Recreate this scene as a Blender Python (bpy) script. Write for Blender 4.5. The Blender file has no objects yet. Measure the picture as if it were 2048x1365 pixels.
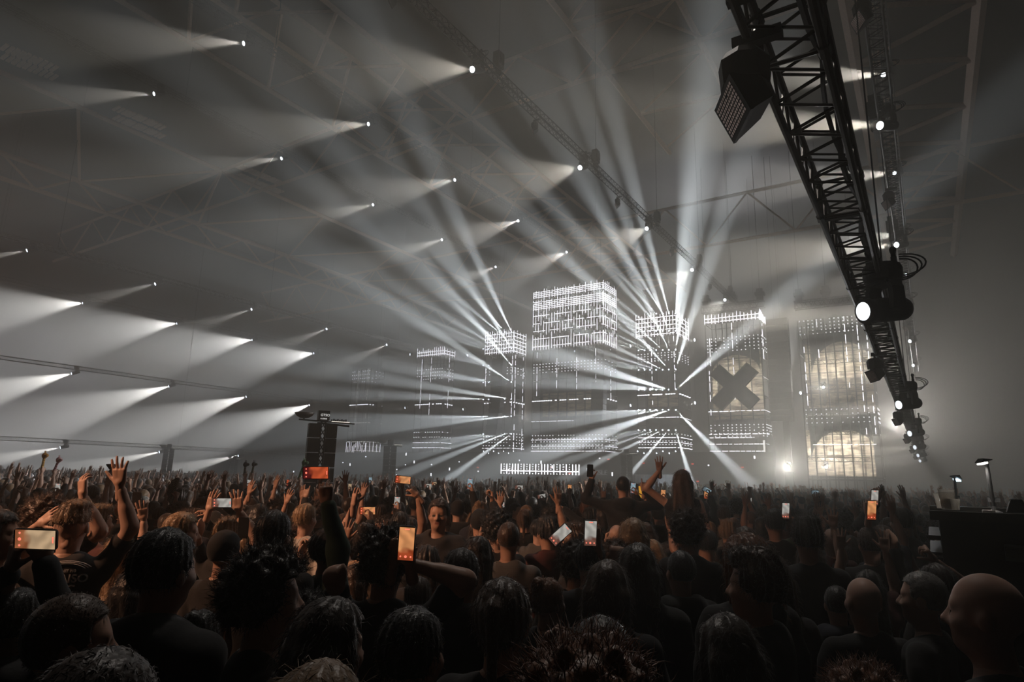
import bpy, math, random
import numpy as np
from mathutils import Vector, Matrix

# ------------------------------------------------------------------ camera, world, exposure
sc = bpy.context.scene
COL = sc.collection
F, CX, CY = 1280.0, 1024.0, 682.5          # focal length and centre in pixels of the 2048x1365 frame
CH = 2.15                                   # camera height


def camdir(px, py):
    return np.array([(px - CX) / F, -(py - CY) / F, -1.0])


def camera_rotation():
    # the hall's long axis meets the horizon at (1860, 975); the horizon is rolled by 1.37 degrees
    a = camdir(1860, 975)
    b = camdir(860, 975 - 1000 * math.tan(math.radians(1.37)))
    up = np.cross(a, b)
    up /= np.linalg.norm(up)
    if up[1] < 0:
        up = -up
    y = a / np.linalg.norm(a)
    return np.array([np.cross(y, up), y, up])


R = camera_rotation()
CAM = np.array([0.0, 0.0, CH])


def ray(px, py):                            # world direction with unit depth
    return R @ camdir(px, py)


def at_y(px, py, Y):
    r = ray(px, py)
    return CAM + r * (Y / r[1])


def at_d(px, py, depth):
    return CAM + ray(px, py) * depth


def proj(P):
    v = R.T @ (np.array(P, float) - CAM)
    return CX + F * v[0] / -v[2], CY - F * v[1] / -v[2], -v[2]


cd = bpy.data.cameras.new('camera')
cd.lens = F / 2048 * 36
cd.sensor_width = 36
cd.clip_end = 400
cam = bpy.data.objects.new('camera', cd)
COL.objects.link(cam)
cam.matrix_world = Matrix.Translation(CAM) @ Matrix([list(map(float, r)) for r in R]).to_4x4()
sc.camera = cam

wd = bpy.data.worlds.new('world')
sc.world = wd
wd.use_nodes = True
wd.node_tree.nodes['Background'].inputs[0].default_value = (0.0, 0.0, 0.0, 1)
wd.node_tree.nodes['Background'].inputs[1].default_value = 0.0
sc.view_settings.view_transform = 'Standard'
sc.view_settings.look = 'None'
sc.view_settings.exposure = 0.0
sc.view_settings.gamma = 1
sc.view_settings.use_curve_mapping = False
cy = sc.cycles
cy.use_denoising = True
cy.use_adaptive_sampling = True
cy.adaptive_threshold = 0.03
cy.volume_bounces = 0
cy.max_bounces = 5
cy.diffuse_bounces = 1
cy.glossy_bounces = 2
cy.transmission_bounces = 4
cy.transparent_max_bounces = 12
cy.caustics_reflective = False
cy.caustics_refractive = False
cy.sample_clamp_indirect = 4.0
cy.time_limit = 1150

LINK = COL.objects.link


def spot(name, loc, d, deg, power, col=(1.0, 0.955, 0.885), blend=0.5, parent=None, rad=0.05):
    l = bpy.data.lights.new(name, 'SPOT')
    l.energy = power
    l.spot_size = math.radians(deg)
    l.spot_blend = blend
    l.shadow_soft_size = rad
    l.color = col
    o = bpy.data.objects.new(name, l)
    LINK(o)
    m = Matrix.Translation(Vector(loc)) @ Vector(d).to_track_quat('-Z', 'Y').to_matrix().to_4x4()
    if parent is not None:
        o.parent = parent
        o.matrix_parent_inverse = parent.matrix_basis.inverted()
    o.matrix_basis = m
    return o


# ---- house light: warm audience floods behind and above the camera, haze wash (no lens in the frame)
K_AUD, K_WASH = 0.055, 0.15
spot('audience_flood', (-4, -9, 15), (-22, 29, -13.6), 44, 13000 * K_AUD, (1.0, 0.62, 0.42), 0.6, rad=0.25)
spot('audience_flood', (-9, -5, 8), (3.6, 8.4, -6.0), 28, 90000 * K_AUD, (1.0, 0.50, 0.28), 0.8, rad=0.2)
# wide floods standing behind the stage towers, seen as glow in the haze above them
spot('stage_backlight', (-19, 74, 14), (0.0, -0.16, 0.98), 66, 560000 * K_WASH, (0.97, 0.96, 0.90), 1.0, rad=0.3)
spot('stage_backlight', (-12, 75, 14), (-0.02, 0.0, 1.0), 62, 450000 * K_WASH, (0.97, 0.96, 0.90), 1.0, rad=0.3)
spot('stage_backlight', (-2.5, 73, 8), (0.35, -0.9, 0.24), 90, 42000 * K_WASH, (1.0, 0.93, 0.84), 1.0, rad=0.3)
spot('stage_backlight', (-45, 74, 9), (-0.1, -0.80, 0.55), 95, 45000 * K_WASH, (1.0, 0.82, 0.70), 1.0, rad=0.3)  # added unseen wash that warms the general dim of the haze


# added unseen light above the frame, giving the crowd's heads their rim
spot('added_rim_light', (-5, 8.0, 17), (4.0, -5.2, -15.4), 40, 1500, (1.0, 0.90, 0.80), 0.8, rad=0.3)


# ------------------------------------------------------------------ helpers
def tag(o, label=None, cat=None, group=None, kind=None):
    if label: o['label'] = label
    if cat: o['category'] = cat
    if group: o['group'] = group
    if kind: o['kind'] = kind
    return o


def newmat(name, col=(0.2, 0.2, 0.2), rough=0.6, metal=0.0, emit=None, es=0.0, var=0.25, scale=6.0,
           objcol=False, sheen=0.0, spec=0.5, alpha=1.0, bump=0.0):
    m = bpy.data.materials.new(name)
    m.use_nodes = True
    nt = m.node_tree
    b = nt.nodes['Principled BSDF']
    tc = nt.nodes.new('ShaderNodeTexCoord')
    nz = nt.nodes.new('ShaderNodeTexNoise')
    nz.inputs['Scale'].default_value = scale
    nz.inputs['Detail'].default_value = 3
    nt.links.new(tc.outputs['Object'], nz.inputs['Vector'])
    mr = nt.nodes.new('ShaderNodeMapRange')
    mr.inputs[3].default_value = 1 - var
    mr.inputs[4].default_value = 1 + var
    nt.links.new(nz.outputs['Fac'], mr.inputs[0])
    vm = nt.nodes.new('ShaderNodeVectorMath')
    vm.operation = 'SCALE'
    if objcol:
        oi = nt.nodes.new('ShaderNodeObjectInfo')
        nt.links.new(oi.outputs['Color'], vm.inputs[0])
    else:
        vm.inputs[0].default_value = col
    nt.links.new(mr.outputs[0], vm.inputs['Scale'])
    nt.links.new(vm.outputs[0], b.inputs['Base Color'])
    b.inputs['Roughness'].default_value = rough
    b.inputs['Metallic'].default_value = metal
    b.inputs['Specular IOR Level'].default_value = spec
    b.inputs['Alpha'].default_value = alpha
    if sheen:
        b.inputs['Sheen Weight'].default_value = sheen
    if bump:
        bp = nt.nodes.new('ShaderNodeBump')
        bp.inputs['Strength'].default_value = bump
        bp.inputs['Distance'].default_value = 0.02
        nt.links.new(nz.outputs['Fac'], bp.inputs['Height'])
        nt.links.new(bp.outputs[0], b.inputs['Normal'])
    if emit:
        b.inputs['Emission Color'].default_value = (*emit, 1)
        b.inputs['Emission Strength'].default_value = es
    return m


M = {}
M['black'] = newmat('black_metal', (0.012, 0.012, 0.013), 0.55)
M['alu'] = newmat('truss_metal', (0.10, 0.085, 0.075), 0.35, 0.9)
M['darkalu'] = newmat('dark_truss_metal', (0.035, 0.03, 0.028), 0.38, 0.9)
M['steel'] = newmat('roof_steel', (0.75, 0.56, 0.44), 0.6, 0.0)
M['floor'] = newmat('hall_floor', (0.02, 0.018, 0.016), 0.8)
M['wall'] = newmat('hall_wall', (0.035, 0.03, 0.028), 0.9, scale=0.3)
M['roof'] = newmat('roof_deck', (0.03, 0.026, 0.024), 0.9, scale=0.5)
M['stage'] = newmat('stage_black', (0.015, 0.013, 0.013), 0.8)
M['gauze_dark'] = newmat('dark_gauze', (0.02, 0.018, 0.017), 0.9, alpha=0.55)
M['led'] = newmat('led_tube', (0.2, 0.2, 0.2), 0.4, emit=(1.0, 0.93, 0.88), es=5.0)
M['leddot'] = newmat('led_dot', (0.2, 0.2, 0.2), 0.4, emit=(1.0, 0.95, 0.90), es=4.5)
M['ledwarm'] = newmat('led_warm_strip', (0.2, 0.2, 0.2), 0.4, emit=(1.0, 0.90, 0.74), es=1.5)
M['red'] = newmat('red_led', (0.2, 0.02, 0.02), 0.4, emit=(1.0, 0.08, 0.04), es=3)
M['lens'] = newmat('lamp_lens', (0.8, 0.8, 0.8), 0.2, emit=(0.93, 0.98, 1.0), es=12)
M['lensbig'] = newmat('lamp_front_lens', (0.8, 0.8, 0.8), 0.2, emit=(0.93, 0.98, 1.0), es=1.6, var=0.5, scale=30)
M['cable'] = newmat('black_cable', (0.01, 0.01, 0.01), 0.6)


# ---- mesh builder
class MB:
    def __init__(s):
        s.v = []
        s.f = []
        s.n = 0
        s.mi = []

    def add(s, v, f, mi=0):
        v = np.asarray(v, float).reshape(-1, 3)
        s.v.append(v)
        s.f += [tuple(int(i) + s.n for i in q) for q in f]
        s.mi += [mi] * len(f)
        s.n += len(v)

    def box(s, a, b, mi=0, rot=None, about=None):
        x0, y0, z0 = a
        x1, y1, z1 = b
        v = np.array([(x, y, z) for z in (z0, z1) for y in (y0, y1) for x in (x0, x1)], float)
        if rot is not None:
            c = np.array(about if about is not None else ((x0 + x1) / 2, (y0 + y1) / 2, (z0 + z1) / 2))
            v = (v - c) @ np.array(rot).T + c
        s.add(v, [(0, 2, 3, 1), (4, 5, 7, 6), (0, 1, 5, 4), (2, 6, 7, 3), (0, 4, 6, 2), (1, 3, 7, 5)], mi)

    def tube(s, p, q, r, n=6, mi=0, r2=None, caps=True):
        p = np.asarray(p, float)
        q = np.asarray(q, float)
        d = q - p
        L = np.linalg.norm(d)
        if L < 1e-9: return
        d /= L
        a = np.array([0, 0, 1.0]) if abs(d[2]) < 0.9 else np.array([1.0, 0, 0])
        u = np.cross(d, a)
        u /= np.linalg.norm(u)
        w = np.cross(d, u)
        t = np.arange(n) * 2 * math.pi / n
        ring = np.outer(np.cos(t), u) + np.outer(np.sin(t), w)
        r2 = r if r2 is None else r2
        v = np.vstack([p + ring * r, q + ring * r2])
        f = [(i, (i + 1) % n, n + (i + 1) % n, n + i) for i in range(n)]
        if caps:
            f += [tuple(range(n - 1, -1, -1)), tuple(range(n, 2 * n))]
        s.add(v, f, mi)

    def path(s, pts, r, n=6, mi=0):
        for a, b in zip(pts[:-1], pts[1:]):
            s.tube(a, b, r, n, mi)

    def lathe(s, prof, c=(0, 0, 0), n=20, mi=0, rot=None):
        t = np.arange(n) * 2 * math.pi / n
        v = []
        for r, z in prof:
            v += [(r * math.cos(a), r * math.sin(a), z) for a in t]
        v = np.array(v)
        if rot is not None:
            v = v @ np.array(rot).T
        v = v + np.array(c)
        f = []
        for k in range(len(prof) - 1):
            for i in range(n):
                j = (i + 1) % n
                f.append((k * n + i, k * n + j, (k + 1) * n + j, (k + 1) * n + i))
        f.append(tuple(range(n - 1, -1, -1)))
        f.append(tuple((len(prof) - 1) * n + i for i in range(n)))
        s.add(v, f, mi)

    def prism(s, poly, y0, y1, mi=0):        # polygon in x,z pushed along y
        n = len(poly)
        v = [(x, y0, z) for x, z in poly] + [(x, y1, z) for x, z in poly]
        f = [tuple(range(n)), tuple(range(2 * n - 1, n - 1, -1))]
        f += [(i, n + i, n + (i + 1) % n, (i + 1) % n) for i in range(n)]
        s.add(v, f, mi)

    def mesh(s, name, mats, smooth=False):
        me = bpy.data.meshes.new(name)
        V = np.vstack(s.v) if s.v else np.zeros((0, 3))
        me.from_pydata(V.tolist(), [], s.f)
        for m in (mats if isinstance(mats, (list, tuple)) else [mats]):
            me.materials.append(m)
        if len(me.materials) > 1:
            me.polygons.foreach_set('material_index', s.mi)
        if smooth:
            me.polygons.foreach_set('use_smooth', [True] * len(me.polygons))
        me.update()
        return me

    def build(s, name, mats, parent=None, smooth=False):
        return mkobj(name, s.mesh(name, mats, smooth), parent)


def mkobj(name, me, parent=None):
    o = bpy.data.objects.new(name, me)
    LINK(o)
    if parent is not None:
        o.parent = parent
    return o


def empty(name, loc=(0, 0, 0), rz=0.0, mat=None):
    o = bpy.data.objects.new(name, None)
    LINK(o)
    if mat is not None:
        o.matrix_basis = mat
    else:
        o.location = loc
        o.rotation_euler = (0, 0, rz)
    return o


def dup(root):
    r = root.copy()
    LINK(r)
    for ch in list(root.children):
        c = ch.copy()
        LINK(c)
        c.parent = r
        c.matrix_parent_inverse = ch.matrix_parent_inverse
        for g in list(ch.children):
            d = g.copy()
            LINK(d)
            d.parent = c
            d.matrix_parent_inverse = g.matrix_parent_inverse
    return r


def rotm(axis, deg):
    return np.array(Matrix.Rotation(math.radians(deg), 3, axis))


rnd = random.Random(7)

# ------------------------------------------------------------------ the hall
HX0, HX1, HY0, HY1, HZ = -88, 30, -20, 90, 36


def slab(name, a, b, m):
    mb = MB()
    mb.box(a, b)
    return tag(mb.build(name, m), kind='structure')


slab('floor', (HX0 - 1, HY0 - 1, -1), (HX1 + 1, HY1 + 1, 0), M['floor'])
slab('ceiling', (HX0 - 1, HY0 - 1, HZ), (HX1 + 1, HY1 + 1, HZ + 1), M['roof'])
slab('wall_left', (HX0 - 1, HY0 - 1, 0), (HX0, HY1 + 1, HZ), M['wall'])
slab('wall_right', (HX1, HY0 - 1, 0), (HX1 + 1, HY1 + 1, HZ), M['wall'])
slab('wall_back', (HX0 - 1, HY1, 0), (HX1 + 1, HY1 + 1, HZ), M['wall'])
slab('wall_front', (HX0 - 1, HY0 - 1, 0), (HX1 + 1, HY0, HZ), M['wall'])

# the haze hanging in the hall (one homogeneous body of smoke)
hm = bpy.data.materials.new('haze')
hm.use_nodes = True
nt = hm.node_tree
nt.nodes.clear()
ho = nt.nodes.new('ShaderNodeOutputMaterial')
hv = nt.nodes.new('ShaderNodeVolumeScatter')
hv.inputs['Color'].default_value = (1.0, 0.945, 0.83, 1)
hv.inputs['Density'].default_value = 0.016
hv.inputs['Anisotropy'].default_value = 0.6
hm.cycles.volume_sampling = 'EQUIANGULAR'
nt.links.new(hv.outputs[0], ho.inputs['Volume'])
mb = MB()
mb.box((HX0 + .01, HY0 + .01, .01), (HX1 - .01, HY1 - .01, HZ - .01))
hz = mb.build('haze', hm)
tag(hz, 'pale grey haze filling the whole hall', 'haze', kind='stuff')

# roof girders, along the hall (Y) and across it (X)


def girder(name, a, b, off, step, r, rd, lab):
    """two chords a->b and a+off->b+off with zigzag webs, origin at a"""
    a = np.array(a, float)
    b = np.array(b, float)
    off = np.array(off, float)
    d = b - a
    L = np.linalg.norm(d)
    d /= L
    mb = MB()
    z = np.zeros(3)
    mb.tube(z, b - a, r, 4)
    mb.tube(off, b - a + off, r, 4)
    n = int(L / step)
    for i in range(n):
        p = d * (i * step)
        q = d * ((i + .5) * step) + off
        w = d * ((i + 1) * step)
        mb.tube(p, q, rd, 4)
        mb.tube(q, w, rd, 4)
    o = mb.build(name, M['steel'])
    o.location = a
    return tag(o, lab, 'roof girder', 'steel girders under the hall roof', 'thing')


def gl(px, py, z):
    r = ray(px, py)
    return r[0] / r[2] * (z - CH)


LY = [((0, 304), 29, (0, 0, -2.3), 'deep pale girder at far left, its lower end dropping behind the haze cones'),
      ((61, 171), 29, (-13.2, 0, -.4), 'wide zigzag roof girder crossing the upper left corner'),
      ((239, 0), 29, (5.0, 0, 2.6), 'roof girder rising to the top edge left of the first lamp row'),
      ((430, 0), 29, (5.5, 0, 0), 'roof girder above the first lamp of the second ceiling truss'),
      ((1100, 0), 30, (6, 0, 1.5), 'faint roof girder over the dark middle of the hall'),
      ((1690, 0), 29, (6.4, 0, 0), 'broad pale roof girder with open webs above the right lighting trusses')]
for (p, z, off, lab) in LY:
    x = gl(p[0], p[1], z)
    girder('roof_girder', (x, -5, z), (x, 50 if p[0] == 1100 else 88, z), off, 12.0 if off[0] < -5 else 6.0, 0.36 if p[0] == 1690 else 0.21, 0.2 if p[0] == 1690 else 0.12, lab)
for (Y, z, off, lab) in [(59, 29, (0, 0, -4.6), 'brown cross girder spanning the hall above the stage towers'),
                         (31, 29, (0, 0, -3.4), 'dark cross girder near the top centre of the hall')]:
    girder('roof_girder', (-84, Y, z), (26, Y, z), off, 8.0, 0.17, 0.09, lab)
# skylight panes high in the roof at left
for (px, py) in [(60, 112), (280, 232), (520, 345)]:
    for i in range(4):
        for j in range(2):
            mb = MB()
            P = at_d(px - 34 + i * 22 + j * 0, py - 8 + i * 9 + j * 18, 1.0)
            r = P - CAM
            P = CAM + r * ((34.8 - CH) / r[2])
            for k in range(4):
                mb.box((-.55, -.55 + k * .3, 0), (.55, -.35 + k * .3, .12))
            o = mb.build('roof_vent', M['steel'])
            o.location = P
            o.scale = (1.1, 1.3, 1)
            side = {60: 'in the top left corner', 280: 'above the long left girder', 520: 'over the third ceiling truss'}[px]
            row = ('upper', 'lower')[j]
            nth = ('first', 'second', 'third', 'fourth')[i]
            tag(o, 'slatted roof vent %s, %s vent of the %s line' % (side, nth, row), 'vent', 'slatted vents in the roof')

# ------------------------------------------------------------------ the stage
YF = 65.0                                   # plane of the tower fronts


def zy(px, py, Y=YF):
    return at_y(px, py, Y)[2]


def xx(px, py, Y=YF):
    return at_y(px, py, Y)[0]


NET = bpy.data.materials.new('net_panel')
NET.use_nodes = True
nt = NET.node_tree
pb = nt.nodes['Principled BSDF']
pb.inputs['Base Color'].default_value = (0.03, 0.027, 0.025, 1)
pb.inputs['Roughness'].default_value = 0.9
tcn = nt.nodes.new('ShaderNodeTexCoord')
nzn = nt.nodes.new('ShaderNodeTexNoise')
nzn.inputs['Scale'].default_value = 0.6
mrn = nt.nodes.new('ShaderNodeMapRange')
mrn.inputs[3].default_value = 0.25
mrn.inputs[4].default_value = 0.75
nt.links.new(tcn.outputs['Object'], nzn.inputs['Vector'])
nt.links.new(nzn.outputs['Fac'], mrn.inputs[0])
nt.links.new(mrn.outputs[0], pb.inputs['Alpha'])

GZ = bpy.data.materials.new('wrinkled_gauze')     # translucent cloth, lit by real lamps behind it
GZ.use_nodes = True
nt = GZ.node_tree
nt.nodes.clear()
o_ = nt.nodes.new('ShaderNodeOutputMaterial')
tr = nt.nodes.new('ShaderNodeBsdfTranslucent')
tp = nt.nodes.new('ShaderNodeBsdfTransparent')
mx = nt.nodes.new('ShaderNodeMixShader')
tc = nt.nodes.new('ShaderNodeTexCoord')
mp = nt.nodes.new('ShaderNodeMapping')
mp.inputs['Scale'].default_value = (0.9, 1, 5.5)
nz = nt.nodes.new('ShaderNodeTexNoise')
nz.inputs['Scale'].default_value = 1.2
nz.inputs['Detail'].default_value = 5
cr = nt.nodes.new('ShaderNodeValToRGB')
cr.color_ramp.elements[0].position = 0.35
cr.color_ramp.elements[0].color = (0.20, 0.15, 0.10, 1)
cr.color_ramp.elements[1].position = 0.68
cr.color_ramp.elements[1].color = (0.85, 0.74, 0.56, 1)
nt.links.new(tc.outputs['Object'], mp.inputs[0])
nt.links.new(mp.outputs[0], nz.inputs['Vector'])
nt.links.new(nz.outputs['Fac'], cr.inputs[0])
nt.links.new(cr.outputs[0], tr.inputs['Color'])
mx.inputs[0].default_value = 0.08
nt.links.new(tr.outputs[0], mx.inputs[1])
nt.links.new(tp.outputs[0], mx.inputs[2])
nt.links.new(mx.outputs[0], o_.inputs['Surface'])


def brk(a, b, seg, gap, rr):                 # broken runs of an LED tube between a and b
    out = []
    t = a
    while t < b:
        L = seg * rr.uniform(.5, 1.3)
        out.append((t, min(b, t + L)))
        t += L + gap * rr.uniform(.5, 1.6)
    return out


def tower(lab, pL, pR, yT, yB, depth, seed, grid=None, dots=(), strips=(), rows=(), dotrows=(), net=(0, 1), posts=5):
    """pL,pR: left and right pixel of the front at its top; yT,yB pixel rows of top and bottom"""
    rr = random.Random(seed)
    xm = (pL + pR) / 2
    x0, x1 = xx(pL, yT), xx(pR, yT)
    W = x1 - x0
    Z = lambda y: zy(xm, y)
    zt, zb = Z(yT), Z(yB)
    root = empty('stage_tower', (x0, YF, 0))
    tag(root, lab, 'stage tower', 'towers of the stage')
    Dp = depth
    fr = MB()
    H = zt
    B0 = 1.6 if x0 < -10 else 0.0
    for i in range(posts):
        x = W * i / (posts - 1)
        fr.box((x - .05, 0, B0), (x + .05, .1, H - .05))
        fr.box((x - .05, Dp - .1, B0), (x + .05, Dp, H - .05))
    z = zb
    while z < H:
        fr.box((0, .01, z - .03), (W, .06, z + .03))
        fr.box((0, Dp - .06, z - .03), (W, Dp - .01, z + .03))
        fr.box((W - .03, 0, z - .03), (W + .03, Dp, z + .03))
        fr.box((-.03, 0, z - .03), (.03, Dp, z + .03))
        z += 1.9
    fr.box((0, 0, zb - .3), (W, Dp, zb - .15))
    fr.build('frame', M['black'], root)
    if net:
        nb = MB()
        for k in range(len(net) // 2):
            za, zc = zb + (zt - zb) * net[2 * k], zb + (zt - zb) * net[2 * k + 1]
            nb.box((.06, Dp * .55, za), (W - .06, Dp * .55 + .03, zc))
            nb.box((W - .10, .12, za), (W - .07, Dp - .1, zc))
        nb.build('net_panel', NET, root)
    t = .024

    def face(u, v, f0, W_, back=False):      # point on front (f0=0) or right side (f0=1)
        return (u, -.06, v) if f0 == 0 else (W + .06, u, v)

    if grid:                                   # dense LED grid: (yA, yB, ncols, nrows)
        for (ya, yb, nc, nr, brkp) in grid:
            g = MB()
            za, zc = Z(yb), Z(ya)
            for f0, w_, n_ in ((0, W, nc), (1, Dp, max(4, nc // 4 + 2))):
                for i in range(n_):
                    u = w_ * i / (n_ - 1)
                    for (a, b) in brk(za - rr.uniform(0, .15), zc + rr.uniform(-.1, .3), 1.6, .12 + brkp, rr):
                        g.tube(face(u, a, f0, w_), face(u, b, f0, w_), t, 4)
                for j in range(nr):
                    v = za + (zc - za) * (j + .3) / nr
                    for (a, b) in brk(0, w_, 1.9, .1 + brkp * .6, rr):
                        g.tube(face(a, v, f0, w_), face(b, v, f0, w_), t * 1.15, 4)
            g.build('led_grid', M['led'], root)
    d = MB()
    for (ya, yb, nc, nr) in dots:
        za, zc = Z(yb), Z(ya)
        for f0, w_, n_ in ((0, W, nc), (1, Dp, 4)):
            for i in range(n_):
                for j in range(nr):
                    if rr.random() < .12: continue
                    u = w_ * (i + .5) / n_
                    v = za + (zc - za) * (j + .5) / nr
                    p = np.array(face(u, v, f0, w_))
                    d.box(p - .034, p + .034)
    for (y, nc) in dotrows:
        v = Z(y)
        for f0, w_, n_ in ((0, W, nc), (1, Dp, 5)):
            for i in range(n_):
                if rr.random() < .15: continue
                p = np.array(face(w_ * (i + .5) / n_, v, f0, w_))
                d.box(p - (.09, .05, .05), p + (.09, .05, .05))
    if d.n: d.build('led_dot_pattern', M['leddot'], root)
    s = MB()
    for (u, ya, yb) in strips:
        f0 = 0
        uu = W * u
        if u > 1.01: f0, uu = 1, Dp * (u - 1)
        for (a, b) in brk(Z(yb), Z(ya), .7, .25, rr):
            if rr.random() < .85:
                s.tube(face(uu, a, f0, 0), face(uu, b, f0, 0), t * 1.1, 4)
    for (y, u0, u1) in rows:
        v = Z(y)
        for (a, b) in brk(W * u0, W * u1, .45, .13, rr):
            s.tube(face(a, v, 0, 0), face(b, v, 0, 0), t, 4)
        if u1 >= .99:
            for (a, b) in brk(.1, Dp, .5, .15, rr):
                s.tube(face(a, v, 1, 0), face(b, v, 1, 0), t, 4)
    if s.n: s.build('led_lattice', M['ledwarm'] if seed in (1,) else M['led'], root)
    return root, x0, x1, zb, zt, Z


T1 = tower('leftmost faint stage tower with a dense block of lights at its foot', 705, 742, 738, 945, 2.8, 1,
           dots=[(740, 768, 9, 4)], strips=[(.38, 735, 815), (.9, 735, 815), (.38, 825, 850), (.9, 825, 850)],
           dotrows=[(810, 12)], rows=[(846, 0, 1), (884, 0, 1), (893, 0, 1), (902, 0, 1), (912, 0, 1), (918, 0, 1), (927, 0, 1)],
           grid=[(886, 938, 13, 0, .5)], net=(.1, .8))
T2 = tower('stage tower second from left under a ladder shaped light band', 836, 889, 700, 925, 2.2, 2,
           grid=[(700, 712, 15, 2, 0)], dots=[(736, 762, 12, 4), (860, 880, 12, 2)], strips=[(.2, 716, 830), (.55, 716, 830), (1.5, 716, 835)],
           dotrows=[(809, 14)], rows=[(886, 0, 1), (896, 0, 1), (906, 0, .9)], net=(.05, .85))
T3 = tower('slim stage tower behind the hanging black speaker column, fan of beams leaving it', 972, 1028, 664, 925, 2.8, 3,
           grid=[(664, 707, 13, 6, .1)], dots=[(734, 752, 8, 3), (865, 895, 10, 5)],
           strips=[(.98, 712, 830), (1.15, 712, 900), (1.8, 712, 900), (.05, 735, 790)], dotrows=[(806, 10)],
           rows=[(897, .0, 1)], net=(.12, .80))
T4 = tower('tallest central stage tower crowned by a large glowing lattice', 1068, 1206, 574, 925, 3.6, 4,
           grid=[(574, 588, 26, 4, .1), (594, 612, 26, 5, .05), (614, 693, 26, 5, .55)],
           dots=[(722, 745, 22, 4), (868, 900, 24, 5)],
           strips=[(.07, 700, 790), (.36, 700, 790), (.64, 700, 790), (.9, 700, 790), (1.5, 700, 800)],
           dotrows=[(800, 30)], rows=[(842, 0, .6), (880, 0, 1), (893, 0, 1), (903, 0, 1)], net=(.0, .66), posts=9)
T5 = tower('stage tower between the glowing lattice and the cross, source of the widest beam fan', 1272, 1352, 630, 925, 4.0, 5,
           grid=[(630, 672, 14, 5, .0)], dots=[(705, 725, 12, 4), (866, 900, 14, 5)],
           strips=[(.38, 676, 810), (.93, 676, 780)], dotrows=[(790, 16)],
           rows=[(836, 0, 1), (876, 0, 1), (886, 0, 1), (896, 0, 1)], net=(.0, .80))
T6 = tower('stage tower carrying the big dark X cross in front of lit cloth', 1409, 1518, 629, 950, 2.6, 6,
           grid=[(629, 643, 16, 2, 0)], dots=[(672, 705, 13, 5), (848, 876, 13, 5)],
           strips=[(.5, 644, 800), (.08, 650, 730), (.05, 740, 830), (1.3, 650, 720)], dotrows=[(938, 22)],
           rows=[(771, .36, .74), (823, 0, 1), (869, 0, 1), (876, 0, .8), (889, 0, 1), (903, 0, .95)], net=(.0, .34), posts=6)
T7 = tower('rightmost stage tower with two lit arches one above the other', 1594, 1736, 634, 955, 2.4, 7,
           dots=[(634, 668, 16, 5), (815, 850, 14, 4)],
           strips=[(.28, 640, 740), (.67, 630, 740), (.84, 640, 870), (.96, 640, 870), (.07, 690, 810), (.67, 760, 800)], dotrows=[],
           rows=[(890, .1, .95)], net=(.40, .62), posts=9)


def lit_cloth(T, lab, pl, pr, ya, yb, arc=None, power=2600):
    """gauze panel hung inside the tower between pixel rows, a real lamp behind it, an arch mask above"""
    root, x0, x1, zb, zt, Z = T
    a, b = xx(pl, ya) - x0, xx(pr, ya) - x0
    z0, z1 = Z(yb), Z(ya)
    g = MB()
    n, mrows = 24, 16
    v, f = [], []
    rr = random.Random(3)
    for j in range(mrows + 1):
        for i in range(n + 1):
            v.append((a + (b - a) * i / n, 1.3 + .04 * math.sin(i * 1.3) + .03 * rr.uniform(-1, 1), z0 + (z1 - z0) * j / mrows))
    k = len(v)
    v += [(p[0], p[1] + .01, p[2]) for p in v]
    for j in range(mrows):
        for i in range(n):
            q = j * (n + 1) + i
            f.append((q, q + 1, q + n + 2, q + n + 1))
    g.add(v[:k], f)
    g.build('lit_cloth', GZ, root, True)
    if arc:
        # dark sheet added to limit the lit area to a round arch: (centre px, centre py, radius px x, radius px y)
        cx_, cz_ = xx(arc[0], arc[1]) - x0, Z(arc[1])
        rx = xx(arc[0] + arc[2], arc[1]) - x0 - cx_
        rz = Z(arc[1] - arc[3]) - cz_
        mk = MB()
        N = 24
        prev = None
        for i in range(N + 1):
            th = math.pi * i / N
            px_, pz_ = cx_ + rx * math.cos(th), cz_ + rz * math.sin(th)
            px_ = min(max(px_, a), b)
            cur = (px_, min(pz_, z1 + 1.2))
            if prev and abs(prev[0] - cur[0]) > 1e-4:
                mk.prism([(cur[0], cur[1]), (prev[0], prev[1]), (prev[0], z1 + 1.3), (cur[0], z1 + 1.3)], 1.1, 1.14)
            prev = cur
        mk.build('arch_mask', M['stage'], root)
    cxm = x0 + (a + b) / 2
    for dx in (-.25, .25):
        spot('cloth_backlight', (cxm + dx * (b - a), YF + 7.0, (z0 + z1) / 2), (0, -1, 0.02), 64, power * 1.25, (1.0, 0.90, 0.74), 1.0, rad=.3)


lit_cloth(T6, '', 1415, 1516, 702, 836, arc=(1466, 745, 50, 38), power=2300)
lit_cloth(T7, '', 1604, 1738, 680, 812, arc=(1685, 752, 68, 72), power=3400)
lit_cloth(T7, '', 1606, 1742, 858, 952, arc=(1690, 925, 74, 66), power=4200)
lit_cloth(T5, '', 1285, 1352, 780, 812, power=450)
lit_cloth(T4, '', 1075, 1190, 782, 830, power=350)
# scaffold and lamps standing against the lit cloth of the arch tower
root7, x07, x17, zb7, zt7, Z7 = T7
for (yy, pa, pb_) in ((724, 1615, 1735), (776, 1612, 1738), (868, 1640, 1738), (923, 1610, 1740)):
    sc7 = MB()
    a, b = xx(pa, yy) - x07, xx(pb_, yy) - x07
    z = Z7(yy)
    for dz in (0, .35):
        sc7.tube((a, .9, z + dz), (b, .9, z + dz), .035, 4)
    n = int((b - a) / .35)
    for i in range(n):
        sc7.tube((a + i * .35, .9, z + (.35 if i % 2 else 0)), (a + (i + 1) * .35, .9, z + (0 if i % 2 else .35)), .022, 4)
    sc7.build('crossbar_lattice', M['black'], root7)

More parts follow.
